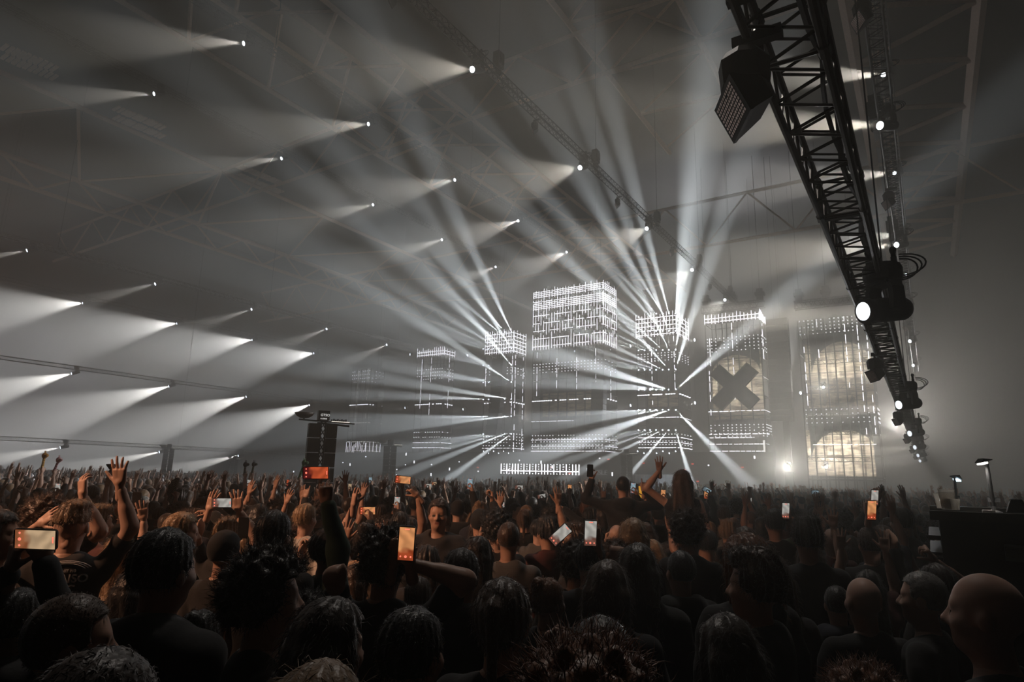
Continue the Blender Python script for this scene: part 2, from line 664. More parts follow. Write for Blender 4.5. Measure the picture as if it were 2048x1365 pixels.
# the cross of two dark boxed bars
C6 = at_y(1469, 774, YF - .9)
mb = MB()
Lc, Wc = 2.55, .72
for s in (1, -1):
    mb.box((-Lc, -.25, -Wc), (Lc, .25, Wc), 0, rotm('Y', 45 * s), (0, 0, 0))
X = mb.build('cross', M['stage'])
X.location = C6
tag(X, 'big dark X shaped cross of two boxed bars hung on the tower', 'cross')
mb = MB()
for dx in (-1.1, 1.1):
    mb.tube((dx, .15, 1.6), (dx, .95, 1.6), .04, 6)
    mb.tube((dx, .15, -1.6), (dx, .95, -1.6), .04, 6)
mb.build('bracket', M['black'], X)

# stage deck and fronts
mb = MB()
mb.box((-80, 63.2, 0), (-9.5, 72, 1.6))
mb.box((-80, 64.0, 1.6), (-12, 64.3, 5.0))
st = mb.build('stage_deck', M['stage'])
tag(st, 'long black stage running under the row of towers', 'stage')
mb = MB()
rr = random.Random(4)
for i in range(46):
    x = -79 + i * 1.45
    for k in range(2):
        if rr.random() < .35:
            z = rr.uniform(1.9, 4.6)
            mb.box((x, 63.93, z), (x + .12, 63.99, z + .12 + .2 * (rr.random() < .3)))
mb.build('indicator_light', M['leddot'], st)
mb = MB()
for i in range(16):
    x = rr.uniform(-75, -13)
    z = rr.uniform(1.8, 4.4)
    mb.box((x, 63.93, z), (x + .22, 63.99, z + .08))
mb.build('red_light', M['red'], st)
# crowd barrier front of the stage: dj riser with a fence of led bars
a, b = at_y(1000, 942, 62), at_y(1156, 942, 62)
zt_ = at_y(1000, 928, 62)[2]
dj = empty('dj_riser', (a[0], 62.3, 0))
tag(dj, 'low wide riser in front of the tall central tower, fenced by white light bars', 'riser')
mb = MB()
mb.box((-.2, 0, 0), (b[0] - a[0] + .2, .85, a[2] - .35))
mb.build('body', M['stage'], dj)
mb = MB()
n = 27
for i in range(n):
    x = (b[0] - a[0]) * i / (n - 1)
    if i % 2 == 0 or i % 5 == 0:
        mb.box((x - .04, -.1, a[2] - .32), (x + .04, -.03, zt_))
    else:
        for k in range(5):
            zz = a[2] - .3 + k * .25
            mb.box((x - .035, -.1, zz), (x + .035, -.03, zz + .09))
mb.box((0, -.12, a[2] - .02), (b[0] - a[0], -.02, a[2] + .07))
mb.build('led_bar', M['led'], dj)
# pale screens between barrier posts right of the riser
for k, (pa, pb_, lab) in enumerate([(1272, 1312, 'pale cloth screen on the stage front beside the delay tower'),
                                    (1318, 1352, 'pale cloth screen on the stage front behind the waving woman')]):
    A, B = at_y(pa, 968, 62.9), at_y(pb_, 950, 62.9)
    mb = MB()
    mb.box((A[0], 62.8, 0), (B[0], 62.9, B[2]))
    for i in range(9):
        x = A[0] + (B[0] - A[0]) * i / 8
        mb.box((x - .03, 62.74, 0), (x + .03, 62.8, B[2]))
    tag(mb.build('cloth_screen', newmat('pale_cloth', (.5, .5, .48), .9)), lab, 'screen', 'pale screens along the stage front')
spot('barrier_light', (-22.5, 58, 5.5), (0, .9, -.5), 60, 900, (.9, .95, 1.0), 1.0)
# writing on the stage front
tcv = bpy.data.curves.new('stage_lettering', 'FONT')
tcv.body = 'NSLE'
tcv.size = .75
tcv.extrude = .02
tcv.materials.append(newmat('dim_letter', (.2, .2, .2), emit=(.8, .75, .7), es=.25))
tmp = bpy.data.objects.new('tmp', tcv)
to = mkobj('lettering', bpy.data.meshes.new_from_object(tmp))
bpy.data.objects.remove(tmp)
P = at_y(1186, 950, 63.9)
to.location = (P[0], 63.9, P[2])
to.rotation_euler = (math.pi / 2, 0, 0)
to.parent = st
# round stage prop (dark bell) right of the cross tower
P = at_y(1540, 955, 66.5)
mb = MB()
mb.lathe([(.25, 0), (.3, .8), (.7, 1.4), (.85, 3.2), (.8, 4.6), (.5, 5.4), (.12, 5.8)], n=16)
bl = mb.build('lantern_case', M['stage'], None, True)
bl.location = (P[0] - .2, 66.6, 1.6)
tag(bl, 'tall round topped dark case at the right end of the stage', 'stage prop')
mb = MB()
mb.box((-.06, -1.1, .4), (.06, -.75, 4.6))
mb.build('side_light', M['ledwarm'], bl)


# ---- hung loudspeaker columns
def line_array(lab, px, ya, yb, Y, wpx, n, curve):
    a, b = at_y(px, ya, Y), at_y(px, yb, Y)
    dpt = proj(a)[2]
    w = wpx * dpt / F / .85
    root = empty('line_array', (a[0], Y, 0))
    tag(root, lab, 'line array speaker', 'hanging speaker columns')
    h = (a[2] - b[2]) / n
    for i in range(n):
        t = i / (n - 1)
        y = -curve * t * t * 2
        mb = MB()
        z = a[2] - h * (i + .5)
        mb.box((-w / 2, y - .45, z - h * .47), (w / 2, y + .45, z + h * .47), 0, rotm('X', 12 * t * curve))
        mb.box((-w / 2 + .08, y - .48, z - h * .36), (w / 2 - .08, y - .44, z + h * .36), 0, rotm('X', 12 * t * curve), (0, y, z))
        mb.build('speaker_cabinet', M['black'], root)
    mb = MB()
    mb.box((-w / 2, -.4, a[2]), (w / 2, .4, a[2] + .15))
    for s in (-.3, .3):
        mb.tube((s, 0, a[2] + .1), (s, 0, HZ - .03), .025, 4)
    mb.build('rigging', M['cable'], root)


line_array('narrow black hanging speaker column in front of the slim beam tower', 999, 722, 872, 62.8, 21, 14, .5)
line_array('dark speaker column hanging at the lower right of the tall central tower', 1198, 768, 852, 63.2, 22, 8, .2)
line_array('large dark speaker column between the cross tower and the arch tower', 1554, 642, 845, 66.5, 34, 18, .2)
line_array('dim speaker column right of the leftmost stage tower', 757, 762, 850, 66.5, 16, 8, .2)

# ------------------------------------------------------------------ trusses, lamps, hoists
def truss_mesh(L, w, r, rd, step, name='truss', n=8):
    mb = MB()
    h = w / 2
    cs = [(-h, -h), (h, -h), (h, h), (-h, h)]
    for (x, z) in cs:
        mb.tube((x, 0, z), (x, L, z), r, n)
    k = int(L / step)
    for i in range(k):
        y0, ym, y1 = i * step, (i + .5) * step, (i + 1) * step
        for j in range(4):
            a, b = cs[j], cs[(j + 1) % 4]
            mb.tube((a[0], y0, a[1]), (b[0], ym, b[1]), rd, 5, caps=False)
            mb.tube((b[0], ym, b[1]), (a[0], y1, a[1]), rd, 5, caps=False)
        if i % 6 == 0:
            for j in range(4):
                a, b = cs[j], cs[(j + 1) % 4]
                mb.tube((a[0], y0, a[1]), (b[0], y0, b[1]), rd * 1.3, 5)
                mb.tube((a[0], y0 - .05, a[1]), (a[0], y0 + .05, a[1]), r * 1.35, n)
    return mb


def truss_extra(mb, L, w, y0):
    pass


def moving_head(name, d, scale, lensmat, detail=True):
    """origin at the tilt pivot; head aims along d; base hangs above; lens child"""
    root = empty(name)
    d = np.array(d, float)
    d /= np.linalg.norm(d)
    yaw = math.atan2(d[0], d[1])                       # pan
    Rz = np.array(Matrix.Rotation(-yaw, 3, 'Z'))
    s = scale
    n = 20 if detail else 8
    # base box, bevelled by stacked rings
    mb = MB()
    prof = [(.13, .30), (.165, .32), (.175, .36), (.175, .46), (.16, .50), (.12, .51)]
    mb.lathe([(r * s * 1.12, z * s) for r, z in prof], n=n)
    if detail:
        for sx in (-1, 1):
            mb.box((sx * .12 * s - .03, -.09 * s, .5 * s), (sx * .12 * s + .03, .09 * s, .56 * s))
            mb.tube((sx * .12 * s, -.02, .56 * s), (sx * .12 * s, -.02, .66 * s), .025 * s, 8)
            mb.lathe([(.035 * s, -.04), (.035 * s, .04)], (sx * .12 * s, 0, .66 * s), 10, 0, rotm('X', 90))
    mb.build('base', M['black'], root)
    # yoke
    mb = MB()
    for sx in (-1, 1):
        pts = [(sx * .155, 0, -.03), (sx * .165, 0, .10), (sx * .16, 0, .22), (sx * .12, 0, .30)]
        for a, b in zip(pts[:-1], pts[1:]):
            a = np.array(a) * s
            b = np.array(b) * s
            v = []
            for p in (a, b):
                for (dx, dy) in ((-.032, -.075), (.032, -.075), (.032, .075), (-.032, .075)):
                    v.append((p[0] + dx * s, p[1] + dy * s, p[2]))
            v = np.array(v) @ Rz.T
            mb.add(v, [(0, 1, 2, 3), (7, 6, 5, 4), (0, 4, 5, 1), (1, 5, 6, 2), (2, 6, 7, 3), (3, 7, 4, 0)])
    v0 = np.array([(-.15, -.1, .27), (.15, -.1, .27), (.15, .1, .27), (-.15, .1, .27), (-.15, -.1, .33), (.15, -.1, .33), (.15, .1, .33), (-.15, .1, .33)]) * s
    mb.add(v0 @ Rz.T, [(0, 3, 2, 1), (4, 5, 6, 7), (0, 1, 5, 4), (1, 2, 6, 5), (2, 3, 7, 6), (3, 0, 4, 7)])
    mb.build('yoke', M['black'], root)
    # head
    q = np.array(Vector(d).to_track_quat('Z', 'Y').to_matrix())
    mb = MB()
    prof = [(.06, -.27), (.105, -.26), (.125, -.22), (.13, -.12), (.135, 0), (.13, .12), (.125, .20), (.135, .22), (.138, .28), (.125, .295), (.112, .298)]
    mb.lathe([(r * s, z * s) for r, z in prof], n=n, rot=q)
    mb.build('head', M['black'], root, detail)
    mb = MB()
    mb.lathe([(.10 * s, .298 * s), (.085 * s, .306 * s), (.04 * s, .312 * s)], n=n, rot=q)
    mb.build('lens', lensmat, root, detail)
    if detail:
        mb = MB()
        for k in range(3):
            pts = []
            for i in range(13):
                t = i / 12
                pts.append((.17 * s + (.16 + .04 * k) * s * math.sin(t * math.pi), (.02 * k - .05) * s, (.42 + .12 * math.cos(t * math.pi) + .03 * k) * s))
            mb.path(pts, .009 * s, 5)
        mb.build('cable_loop', M['cable'], root)
    return root, d * .32 * s


def strobe(name, d, s=1.0):
    root = empty(name)
    d = np.array(d, float)
    d /= np.linalg.norm(d)
    q = np.array(Vector(d).to_track_quat('Z', 'Y').to_matrix())
    mb = MB()
    mb.lathe([(.05 * s, .10 * s), (.15 * s, .12 * s), (.16 * s, .28 * s), (.12 * s, .34 * s)], n=8)
    mb.box((-.10 * s, -.10 * s, .02 * s), (-.06 * s, .10 * s, .2 * s))
    mb.box((.06 * s, -.10 * s, .02 * s), (.10 * s, .10 * s, .2 * s))
    mb.tube((0, 0, .3 * s), (0, 0, .46 * s), .02 * s, 6)
    mb.box((-.06 * s, -.03, .40 * s), (.24 * s, .03, .47 * s))
    mb.build('base', M['black'], root)
    mb = MB()
    # flared housing along d
    v = []
    for (w, h, z) in ((.09, .05, -.14), (.13, .08, -.10), (.19, .125, .06), (.20, .135, .08), (.20, .135, .10)):
        v += [(-w * s, -h * s, z * s), (w * s, -h * s, z * s), (w * s, h * s, z * s), (-w * s, h * s, z * s)]
    v = np.array(v) @ q.T
    f = [(3, 2, 1, 0)]
    for k in range(4):
        for i in range(4):
            j = (i + 1) % 4
            f.append((k * 4 + i, k * 4 + j, k * 4 + 4 + j, k * 4 + 4 + i))
    f.append((16, 17, 18, 19))
    mb.add(v, f)
    mb.build('housing', M['black'], root)
    mb = MB()
    for i in range(12):
        for j in range(8):
            x = (-.17 + .34 * (i + .5) / 12) * s
            y = (-.11 + .22 * (j + .5) / 8) * s
            vv = np.array([(x + a * .010 * s, y + b * .009 * s, z * s) for z in (.10, .106) for (a, b) in ((-1, -1), (1, -1), (1, 1), (-1, 1))]) @ q.T
            mb.add(vv, [(3, 2, 1, 0), (4, 5, 6, 7), (0, 1, 5, 4), (1, 2, 6, 5), (2, 3, 7, 6), (3, 0, 4, 7)])
    mb.build('led_face', M['ledface'], root)
    return root


M['ledface'] = newmat('unlit_led_face', (.75, .60, .55), .25, .9)


def hoist_mesh():
    mb = MB()
    mb.box((-.12, -.16, .15), (.12, .16, .62))
    mb.box((-.17, -.10, .24), (.17, .10, .52))
    mb.lathe([(.1, 0), (.13, .05), (.12, .16), (.06, .2)], (0, 0, -.05), 8)
    return mb


KB = 0.30
VP = lambda px, py: -ray(px, py)
d0 = VP(2003, 138)
A_AIM = np.array([6.5, 6.5, 1.3])
LENSB = newmat('beam_lens', (.8, .8, .8), .2, emit=(.93, .98, 1.0), es=8)
ROWS = [  # key, lens x, z above camera, first lens Y, count, aim, cone, power, name words, big lens
    ('A', -0.47, 1.92, 7.99, 6, -1 * A_AIM, 18, 16000, 'nearest low truss at right'),
    ('B', -0.24, 9.19, 17.8, 5, VP(4000, 250), 16, 50000, 'second truss at right'),
    ('K', -0.06, 16.55, 27.8, 4, VP(4000, 150), 16, 60000, 'high far truss at right'),
    ('C', -14.5, 16.6, 18.92, 5, d0, 28, 15000, 'ceiling truss nearest the dark middle'),
    ('D', -31.1, 24.17, 18.84, 5, d0, 22, 60000, 'second ceiling truss from the middle'),
    ('E', -40.38, 23.95, 18.76, 5, d0, 19, 62000, 'third ceiling truss from the middle'),
    ('F', -57.4, 16.32, 19.27, 5, d0, 17, 90000, 'fourth ceiling truss, low at left'),
    ('G', -71.71, 16.47, 19.64, 5, VP(2600, 420), 44, 480000, 'upper truss along the left wall'),
    ('H', -71.79, 9.15, 19.74, 5, VP(2400, 200), 30, 1050000, 'middle truss along the left wall'),
    ('I', -72.9, 1.83, 20.31, 4, VP(2400, 450), 18, 750000, 'lowest truss along the left wall'),
]
ORD = ['first', 'second', 'third', 'fourth', 'fifth', 'sixth', 'seventh']
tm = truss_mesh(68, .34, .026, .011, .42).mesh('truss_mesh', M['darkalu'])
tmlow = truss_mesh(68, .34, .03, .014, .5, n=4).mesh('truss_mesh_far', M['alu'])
hmesh = hoist_mesh().mesh('hoist_mesh', M['black'])
sprot = strobe('strobe_light', (-.80, -.42, -.42), .85)
sprot_used = False
for (key, x, h, Y0, cnt, aim, cone, power, words) in ROWS:
    z = h + CH
    near = key in 'ABK'
    tx, tz = x + (.16 if key != 'A' else .03), z + .62
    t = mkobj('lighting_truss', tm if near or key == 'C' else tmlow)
    t.location = (tx, -4, tz)
    t.scale = (1, 1, 1)
    tag(t, '%s lattice lighting truss, the %s' % ('dark' if near else 'thin pale', words), 'truss', 'lighting trusses')
    if key == 'A':
        mb = MB()
        for yy in (2.9, 6.1, 11.2, 16):
            mb.box((-.2, yy + 4, -.19), (.2, yy + 4.05, -.15))
            mb.box((.15, yy + 4, -.19), (.19, yy + 4.05, .2))
            mb.box((-.19, yy + 4, -.19), (-.15, yy + 4.05, .2))
        mb.path([(.05 * math.sin(i * .9) + .1, 4 + i * .4, .12 + .05 * math.sin(i * 1.7)) for i in range(150)], .018, 5)
        mb.path([(.12 + .03 * math.sin(i * 1.3), 4 + i * .4, -.02 + .06 * math.sin(i * .8)) for i in range(150)], .022, 5)
        mb.build('strap', M['cable'], t)
    proto, off = moving_head('moving_head_lamp', aim, 1.05 if near else 1.3, M['lensbig'] if key == 'A' else M['lens'], near or key == 'C')
    an = aim / np.linalg.norm(aim)
    for n in range(cnt):
        o = proto if n == 0 else dup(proto)
        o.location = Vector((x, Y0 + 10 * n, z)) - Vector(off)
        tag(o, 'moving head lamp, %s, %s one along' % (words, ORD[n]), 'stage lamp', 'moving head lamps on the trusses')
        spot('lamp_beam', (x, Y0 + 10 * n, z) + an * .06, an, cone, power * KB, blend=.55, rad=.06)
    # chain hoists and strobes between the lamps
    if key in 'ABCK':
        for n in range(-1 if key != 'A' else 0, 6):
            Y = Y0 + 10 * n + {'A': 2.4, 'B': 1.7, 'K': 2.9}.get(key, 1.7)
            if proj((x, Y, z))[1] < -60 and key != 'A': continue
            if key == 'A' and n > 3: continue
            if key != 'A':
                o = mkobj('chain_hoist', hmesh)
                o.location = (tx - (.24 if key == 'B' else 0), Y, tz + .17)
                o.scale = (1.3, 1.3, 1.6)
                mb = MB()
                mb.tube((0, 0, .5), (0, 0, (HZ - tz - .22) / 1.6), .012, 4)
                mb.build('chain', M['cable'], o)
            else:
                mb = MB()
                mb.tube((0, 0, 0), (0, 0, HZ - tz - .16), .012, 5)
                o = mb.build('suspension_cable', M['cable'])
                o.location = (tx + .15, Y, tz + .12)
            tag(o, '%s over the %s, %s one along' % ('chain hoist' if key != 'A' else 'thin steel cable', words, ORD[min(6, n + 1)]),
                'hoist' if key != 'A' else 'cable', 'hoists and cables holding the trusses')
        for n in range(-1, 5):
            Y = Y0 + 10 * n + 5.2
            if key == 'A': Y = 3.25 + 10 * (n + 1)
            if key == 'K' or (key == 'B' and n > 2): continue
            px_, py_, _ = proj((x, Y, z))
            if py_ < -40 or Y < 1 or Y > 62: continue
            o = dup(sprot) if sprot_used else sprot
            sprot_used = True
            o.location = (x - (.17 if key == 'A' else .02), Y, tz - .555 if key == 'A' else tz - .75)
            o.scale = (1, 1, 1) if key == 'A' else (1.3, 1.3, 1.3)
            tag(o, 'unlit strobe panel hanging from the %s, %s one along' % (words, ORD[n + 1]), 'strobe light', 'strobe panels under the trusses')
    else:
        for n in range(0, 6, 2):
            Y = Y0 + 10 * n + 2
            mb = MB()
            mb.tube((0, 0, 0), (0, 0, HZ - tz - .2), .02, 4)
            o = mb.build('suspension_cable', M['cable'])
            o.location = (tx, Y, tz + .17)
            tag(o, 'thin steel cable over the %s, %s one along' % (words, ORD[n // 2]), 'cable', 'hoists and cables holding the trusses')

# short trusses on the tops of the cross tower and the arch tower
for (px, pr, yt, lab) in ((1405, 1530, 622, 'short lattice truss on top of the cross tower'),
                          (1590, 1720, 612, 'short lattice truss hanging over the arch tower')):
    a, b = at_y(px, yt, YF + .6), at_y(pr, yt, YF + .6)
    L = b[0] - a[0]
    mb = truss_mesh(L, .7, .06, .03, .8, n=4)
    o = mb.build('lighting_truss', M['black'])
    o.location = (a[0], YF + .6, a[2])
    o.rotation_euler = (0, 0, -math.pi / 2)
    tag(o, lab, 'truss', 'lighting trusses')
    mb = MB()
    for k in range(3):
        yy = .4 + (L - .8) * k / 2
        mb.box((-.22, yy - .3, .35), (.22, yy + .3, 1.6))
        mb.box((-.35, yy - .45, .9), (.35, yy + .45, 1.2))
        mb.tube((0, yy, 1.5), (0, yy, HZ - a[2] - .04), .03, 4)
    mb.build('hoist_motor', M['black'], o)

# ---- small fixed lamps behind the towers, all aiming to the left
fmb = MB()
fmb.lathe([(.15, -.5), (.2, -.4), (.22, 0), (.24, .1), (.2, .12)], n=10, rot=np.array(Vector(VP(3000, 300)).to_track_quat('Z', 'Y').to_matrix()))
fmesh = fmb.mesh('rear_lamp_mesh', M['black'])
lmb = MB()
lmb.lathe([(.17, .12), (.1, .14)], n=10, rot=np.array(Vector(VP(3000, 300)).to_track_quat('Z', 'Y').to_matrix()))
lmesh = lmb.mesh('rear_lens_mesh', M['lens'])
REAR = [(1262, 692, 'upper gap right of the central tower'), (1150, 703, 'inside the central tower, upper'), (1262, 811, 'lower gap right of the central tower'),
        (1146, 817, 'inside the central tower, lower'), (1320, 808, 'inside the widest beam fan tower'), (1390, 680, 'upper gap left of the cross tower'),
        (1391, 806, 'lower gap left of the cross tower'), (811, 816, 'gap left of the ladder band tower'), (927, 819, 'gap right of the ladder band tower'),
        (936, 711, 'above the ladder band tower, right'), (821, 709, 'above the ladder band tower, left'), (1602, 786, 'gap left of the arch tower'),
        (1565, 645, 'high beside the large speaker column')]
for (px, py, w) in REAR:
    P = at_y(px, py, 74)
    o = mkobj('rear_lamp', fmesh)
    o.location = P
    o.scale = (.7, .7, 1)
    mkobj('lens', lmesh, o)
    mb = MB()
    mb.tube((0, 0, 0), (0, 0, HZ - P[2] - .03), .03, 4)
    mb.build('drop_pipe', M['cable'], o)
    tag(o, 'small lamp throwing a short cone to the left, %s' % w, 'stage lamp', 'rear lamps between the towers')
    a = VP(3000, 300) if px < 1500 else np.array([-.1, -.3, -.9])
    spot('lamp_beam', P + a / np.linalg.norm(a) * .25, a, 46, 5500 * KB, blend=.4)
# bright lamps facing the hall: at the feet and on the arch tower
for (px, py, pw, w) in [(1577, 935, 9000, 'at floor level between the cross and the arch tower'), (1647, 775, 2500, 'on the upper arch'), (1652, 935, 2500, 'on the lower arch')]:
    P = at_y(px, py, YF - .25 if px > 1600 else YF + .5)
    tgt = CAM + np.array([-6, 10, 4])
    a = tgt - P
    proto, off = moving_head('blinder_lamp', a, 1.0, newmat('blinder_lens', (.9, .9, .9), .2, emit=(1, .96, .88), es=60), False)
    proto.location = Vector(P) - Vector(off)
    tag(proto, 'glaring lamp facing the hall %s' % w, 'stage lamp', 'glaring lamps facing the hall')
    mb = MB()
    mb.box((-.06, .1, .3), (.06, 1.0 if px > 1600 else .3, .45))
    if px < 1600: mb.box((-.3, .1, .4), (.3, .3, 4.5)); mb.box((-.35, -.2, -P[2] + 1.63), (.35, .3, -.4))
    mb.build('bracket', M['black'], proto)
    spot('lamp_beam', P + a / np.linalg.norm(a) * .3, a, 50, pw * .5, (1, .95, .86), 1.0)

# ---- the two fans of narrow beams
bq = MB()
bq.lathe([(.05, -.22), (.12, -.2), (.13, .1), (.1, .12)], n=8)
bmesh_ = bq.mesh('beam_lamp_mesh', M['black'])
bl_ = MB()
bl_.lathe([(.075, .12), (.045, .15)], n=8)
blm = bl_.mesh('beam_lens_mesh', LENSB)
KF = 3.0


def fan(colx, rowy, coldx, rowdy, words, Y, skip, colp):
    for i, (px, dx) in enumerate(zip(colx, coldx)):
        for j, (py, dy) in enumerate(zip(rowy, rowdy)):
            if (i, j) in skip: continue
            P = at_y(px, py + (px - colx[-1]) * -.008, Y)
            L = 560.0
            n = math.hypot(dx, dy)
            ex, ey = px + dx / n * L, py - dy / n * L
            dep = 30 + 6 * abs(dx) / n
            T = at_d(ex, ey, dep)
            a = T - P
            an = a / np.linalg.norm(a)
            o = empty('beam_lamp', mat=Matrix.Translation(Vector(P)) @ Vector(an).to_track_quat('Z', 'Y').to_matrix().to_4x4())
            mkobj('housing', bmesh_, o)
            mkobj('lens', blm, o)
            tag(o, 'narrow beam lamp on the %s, row %s from the top, %s' % (words, ORD[j] if j < 7 else 'eighth',
                ('outermost left column', 'second column', 'third column', 'fourth column', 'fifth column', 'sixth column', 'rightmost column')[i]),
                'beam lamp', 'beam lamps on the ' + words)
            k = colp[i]
            wide = 4.5 if (dx > -1.2 and abs(dy) < .5) else (3.6 if dx > 0 else 2.6)
            spot('lamp_beam', P + an * .2, an, wide, 150000 * KF * k, (.90, .97, 1.0), .8, rad=.04)


fan([1278, 1290, 1301, 1313, 1326, 1338, 1351], [628, 663, 701, 740, 780, 820, 860, 903], [-7, -5.9, -4.6, -3.3, -2.3, -1.0, .35],
    [3.6, 2.6, 2.1, 1.1, .30, -.35, -1.15, -2.0], 'widest fan tower', YF - .35, {(0, 0), (1, 0), (2, 0), (0, 7), (1, 7), (2, 7), (3, 7), (4, 7), (5, 7), (6, 7)},
    [.22, .25, .3, .45, .7, 1.0, .75])
fan([967, 978, 988, 999, 1010, 1023], [665, 698, 731, 765, 799, 833, 868], [-8, -6.6, -5.4, -4.1, -2.9, -1.6],
    [3.4, 2.5, 1.9, 1.05, .25, -.15, -1.15], 'slim fan tower', YF - .35, {(0, 0), (1, 0), (2, 0)}, [.2, .25, .3, .45, .7, .9])
# clusters of small lights on the stage edge under both fans
for (pa, pb_, py, w) in ((968, 1028, 903, 'under the slim fan tower'), (1276, 1352, 903, 'under the widest fan tower')):
    for k in range(7):
        px = pa + (pb_ - pa) * k / 6
        P = at_y(px, py + (k % 2) * 4, 63.9)
        o = mkobj('edge_light', lmesh)
        o.location = P
        o.scale = (.45, .45, .45)
        tag(o, 'small white stage edge light %s, number %s from the left' % (w, ORD[k]), 'light', 'stage edge lights')

# ------------------------------------------------------------------ bodies: smooth fields turned into one continuous surface
class Field:
    def __init__(s):
        s.P = []

    def cap(s, a, b, r1, r2=None, k=.03, sub=False):
        s.P.append(('c', np.array(a, float), np.array(b, float), r1, r1 if r2 is None else r2, k, sub))
        return s

    def ell(s, c, r, k=.03, sub=False, rot=None):
        s.P.append(('e', np.array(c, float), np.array(r, float), rot, 0, k, sub))
        return s

    def bounds(s):
        lo = np.full(3, 1e9)
        hi = -lo
        for p in s.P:
            if p[6]: continue
            a, b = s.bb(p)
            lo = np.minimum(lo, a)
            hi = np.maximum(hi, b)
        return lo, hi

    @staticmethod
    def bb(p):
        if p[0] == 'c':
            r = max(p[3], p[4])
            return np.minimum(p[1], p[2]) - r, np.maximum(p[1], p[2]) + r
        r = p[2].max() if p[3] is not None else p[2]
        return p[1] - r, p[1] + r

    def mesh(s, h, clip=None, warp=None, disp=None):
        lo, hi = s.bounds()
        lo = lo - 3 * h
        hi = hi + 3 * h
        n = np.ceil((hi - lo) / h).astype(int) + 1
        ax = [lo[i] + h * np.arange(n[i]) for i in range(3)]
        D = np.full(n, 1.0, np.float32)
        for p in s.P:
            a, b = s.bb(p)
            m = .05 + p[5]
            i0 = np.maximum(0, np.floor((a - m - lo) / h).astype(int))
            i1 = np.minimum(n, np.ceil((b + m - lo) / h).astype(int) + 1)
            if (i1 <= i0).any(): continue
            sl = tuple(slice(i0[i], i1[i]) for i in range(3))
            X, Y, Z = ax[0][sl[0]][:, None, None], ax[1][sl[1]][None, :, None], ax[2][sl[2]][None, None, :]
            if p[0] == 'c':
                ba = p[2] - p[1]
                L2 = max(1e-9, ba @ ba)
                x, y, z = X - p[1][0], Y - p[1][1], Z - p[1][2]
                t = np.clip((x * ba[0] + y * ba[1] + z * ba[2]) / L2, 0, 1)
                d = np.sqrt((x - t * ba[0]) ** 2 + (y - t * ba[1]) ** 2 + (z - t * ba[2]) ** 2) - (p[3] + (p[4] - p[3]) * t)
            else:
                x, y, z = X - p[1][0], Y - p[1][1], Z - p[1][2]
                if p[3] is not None:
                    q = p[3]
                    x, y, z = (x * q[0, 0] + y * q[1, 0] + z * q[2, 0], x * q[0, 1] + y * q[1, 1] + z * q[2, 1], x * q[0, 2] + y * q[1, 2] + z * q[2, 2])
                r = p[2]
                k0 = np.sqrt((x / r[0]) ** 2 + (y / r[1]) ** 2 + (z / r[2]) ** 2)
                k1 = np.sqrt((x / r[0] ** 2) ** 2 + (y / r[1] ** 2) ** 2 + (z / r[2] ** 2) ** 2) + 1e-9
                d = k0 * (k0 - 1) / k1
            A = D[sl]
            k = p[5]
            if p[6]:
                d = -d
                g = np.clip(.5 - .5 * (d - A) / k * -1, 0, 1)
                D[sl] = A * (1 - g) + d * g + k * g * (1 - g)
            else:
                g = np.clip(.5 + .5 * (A - d) / k, 0, 1)
                D[sl] = A * (1 - g) + d * g - k * g * (1 - g)
        if disp is not None:
            G = np.meshgrid(*ax, indexing='ij')
            D = D + disp(*G).astype(np.float32)
        if clip is not None:
            G = np.meshgrid(*ax, indexing='ij', sparse=True)
            D = np.maximum(D, clip(*G))
        D[0] = D[-1] = 1
        D[:, 0] = D[:, -1] = 1
        D[:, :, 0] = D[:, :, -1] = 1
        return nets(D, lo, h)


def nets(D, lo, h):
    I = D < 0
    c = np.zeros(tuple(k - 1 for k in D.shape), np.int8)
    offs = [(i, j, k) for i in (0, 1) for j in (0, 1) for k in (0, 1)]
    sh = D.shape
    for (i, j, k) in offs:
        c += I[i:sh[0] - 1 + i, j:sh[1] - 1 + j, k:sh[2] - 1 + k]
    act = (c > 0) & (c < 8)
    idx = np.argwhere(act)
    ids = np.full(act.shape, -1, np.int64)
    ids[act] = np.arange(len(idx))
    acc = np.zeros((len(idx), 3))
    cnt = np.zeros(len(idx))
    for a in offs:
        for ax in range(3):
            if a[ax]: continue
            b = list(a)
            b[ax] = 1
            da = D[tuple((idx + a).T)]
            db = D[tuple((idx + b).T)]
            m = (da < 0) != (db < 0)
            t = da[m] / (da[m] - db[m])
            q = np.tile(np.array(a, float), (m.sum(), 1))
            q[:, ax] += t
            acc[m] += q
            cnt[m] += 1
    V = lo + h * (idx + acc / cnt[:, None])
    Fs = []
    for ax in range(3):
        A = [slice(None)] * 3
        B = [slice(None)] * 3
        A[ax] = slice(0, -1)
        B[ax] = slice(1, None)
        s0, s1 = I[tuple(A)], I[tuple(B)]
        e = np.argwhere(s0 != s1)
        u, w = (ax + 1) % 3, (ax + 2) % 3
        e = e[(e[:, u] > 0) & (e[:, w] > 0)]
        inn = s0[tuple(e.T)]
        du = np.zeros(3, int)
        du[u] = 1
        dw = np.zeros(3, int)
        dw[w] = 1
        q = np.stack([ids[tuple((e - du - dw).T)], ids[tuple((e - dw).T)], ids[tuple(e.T)], ids[tuple((e - du).T)]], 1)
        q[~inn] = q[~inn][:, ::-1]
        Fs.append(q)
    return V, np.vstack(Fs)


def join(parts):
    V, Fc, n = [], [], 0
    for v, f in parts:
        V.append(v)
        Fc.append(f + n)
        n += len(v)
    return np.vstack(V), np.vstack(Fc)


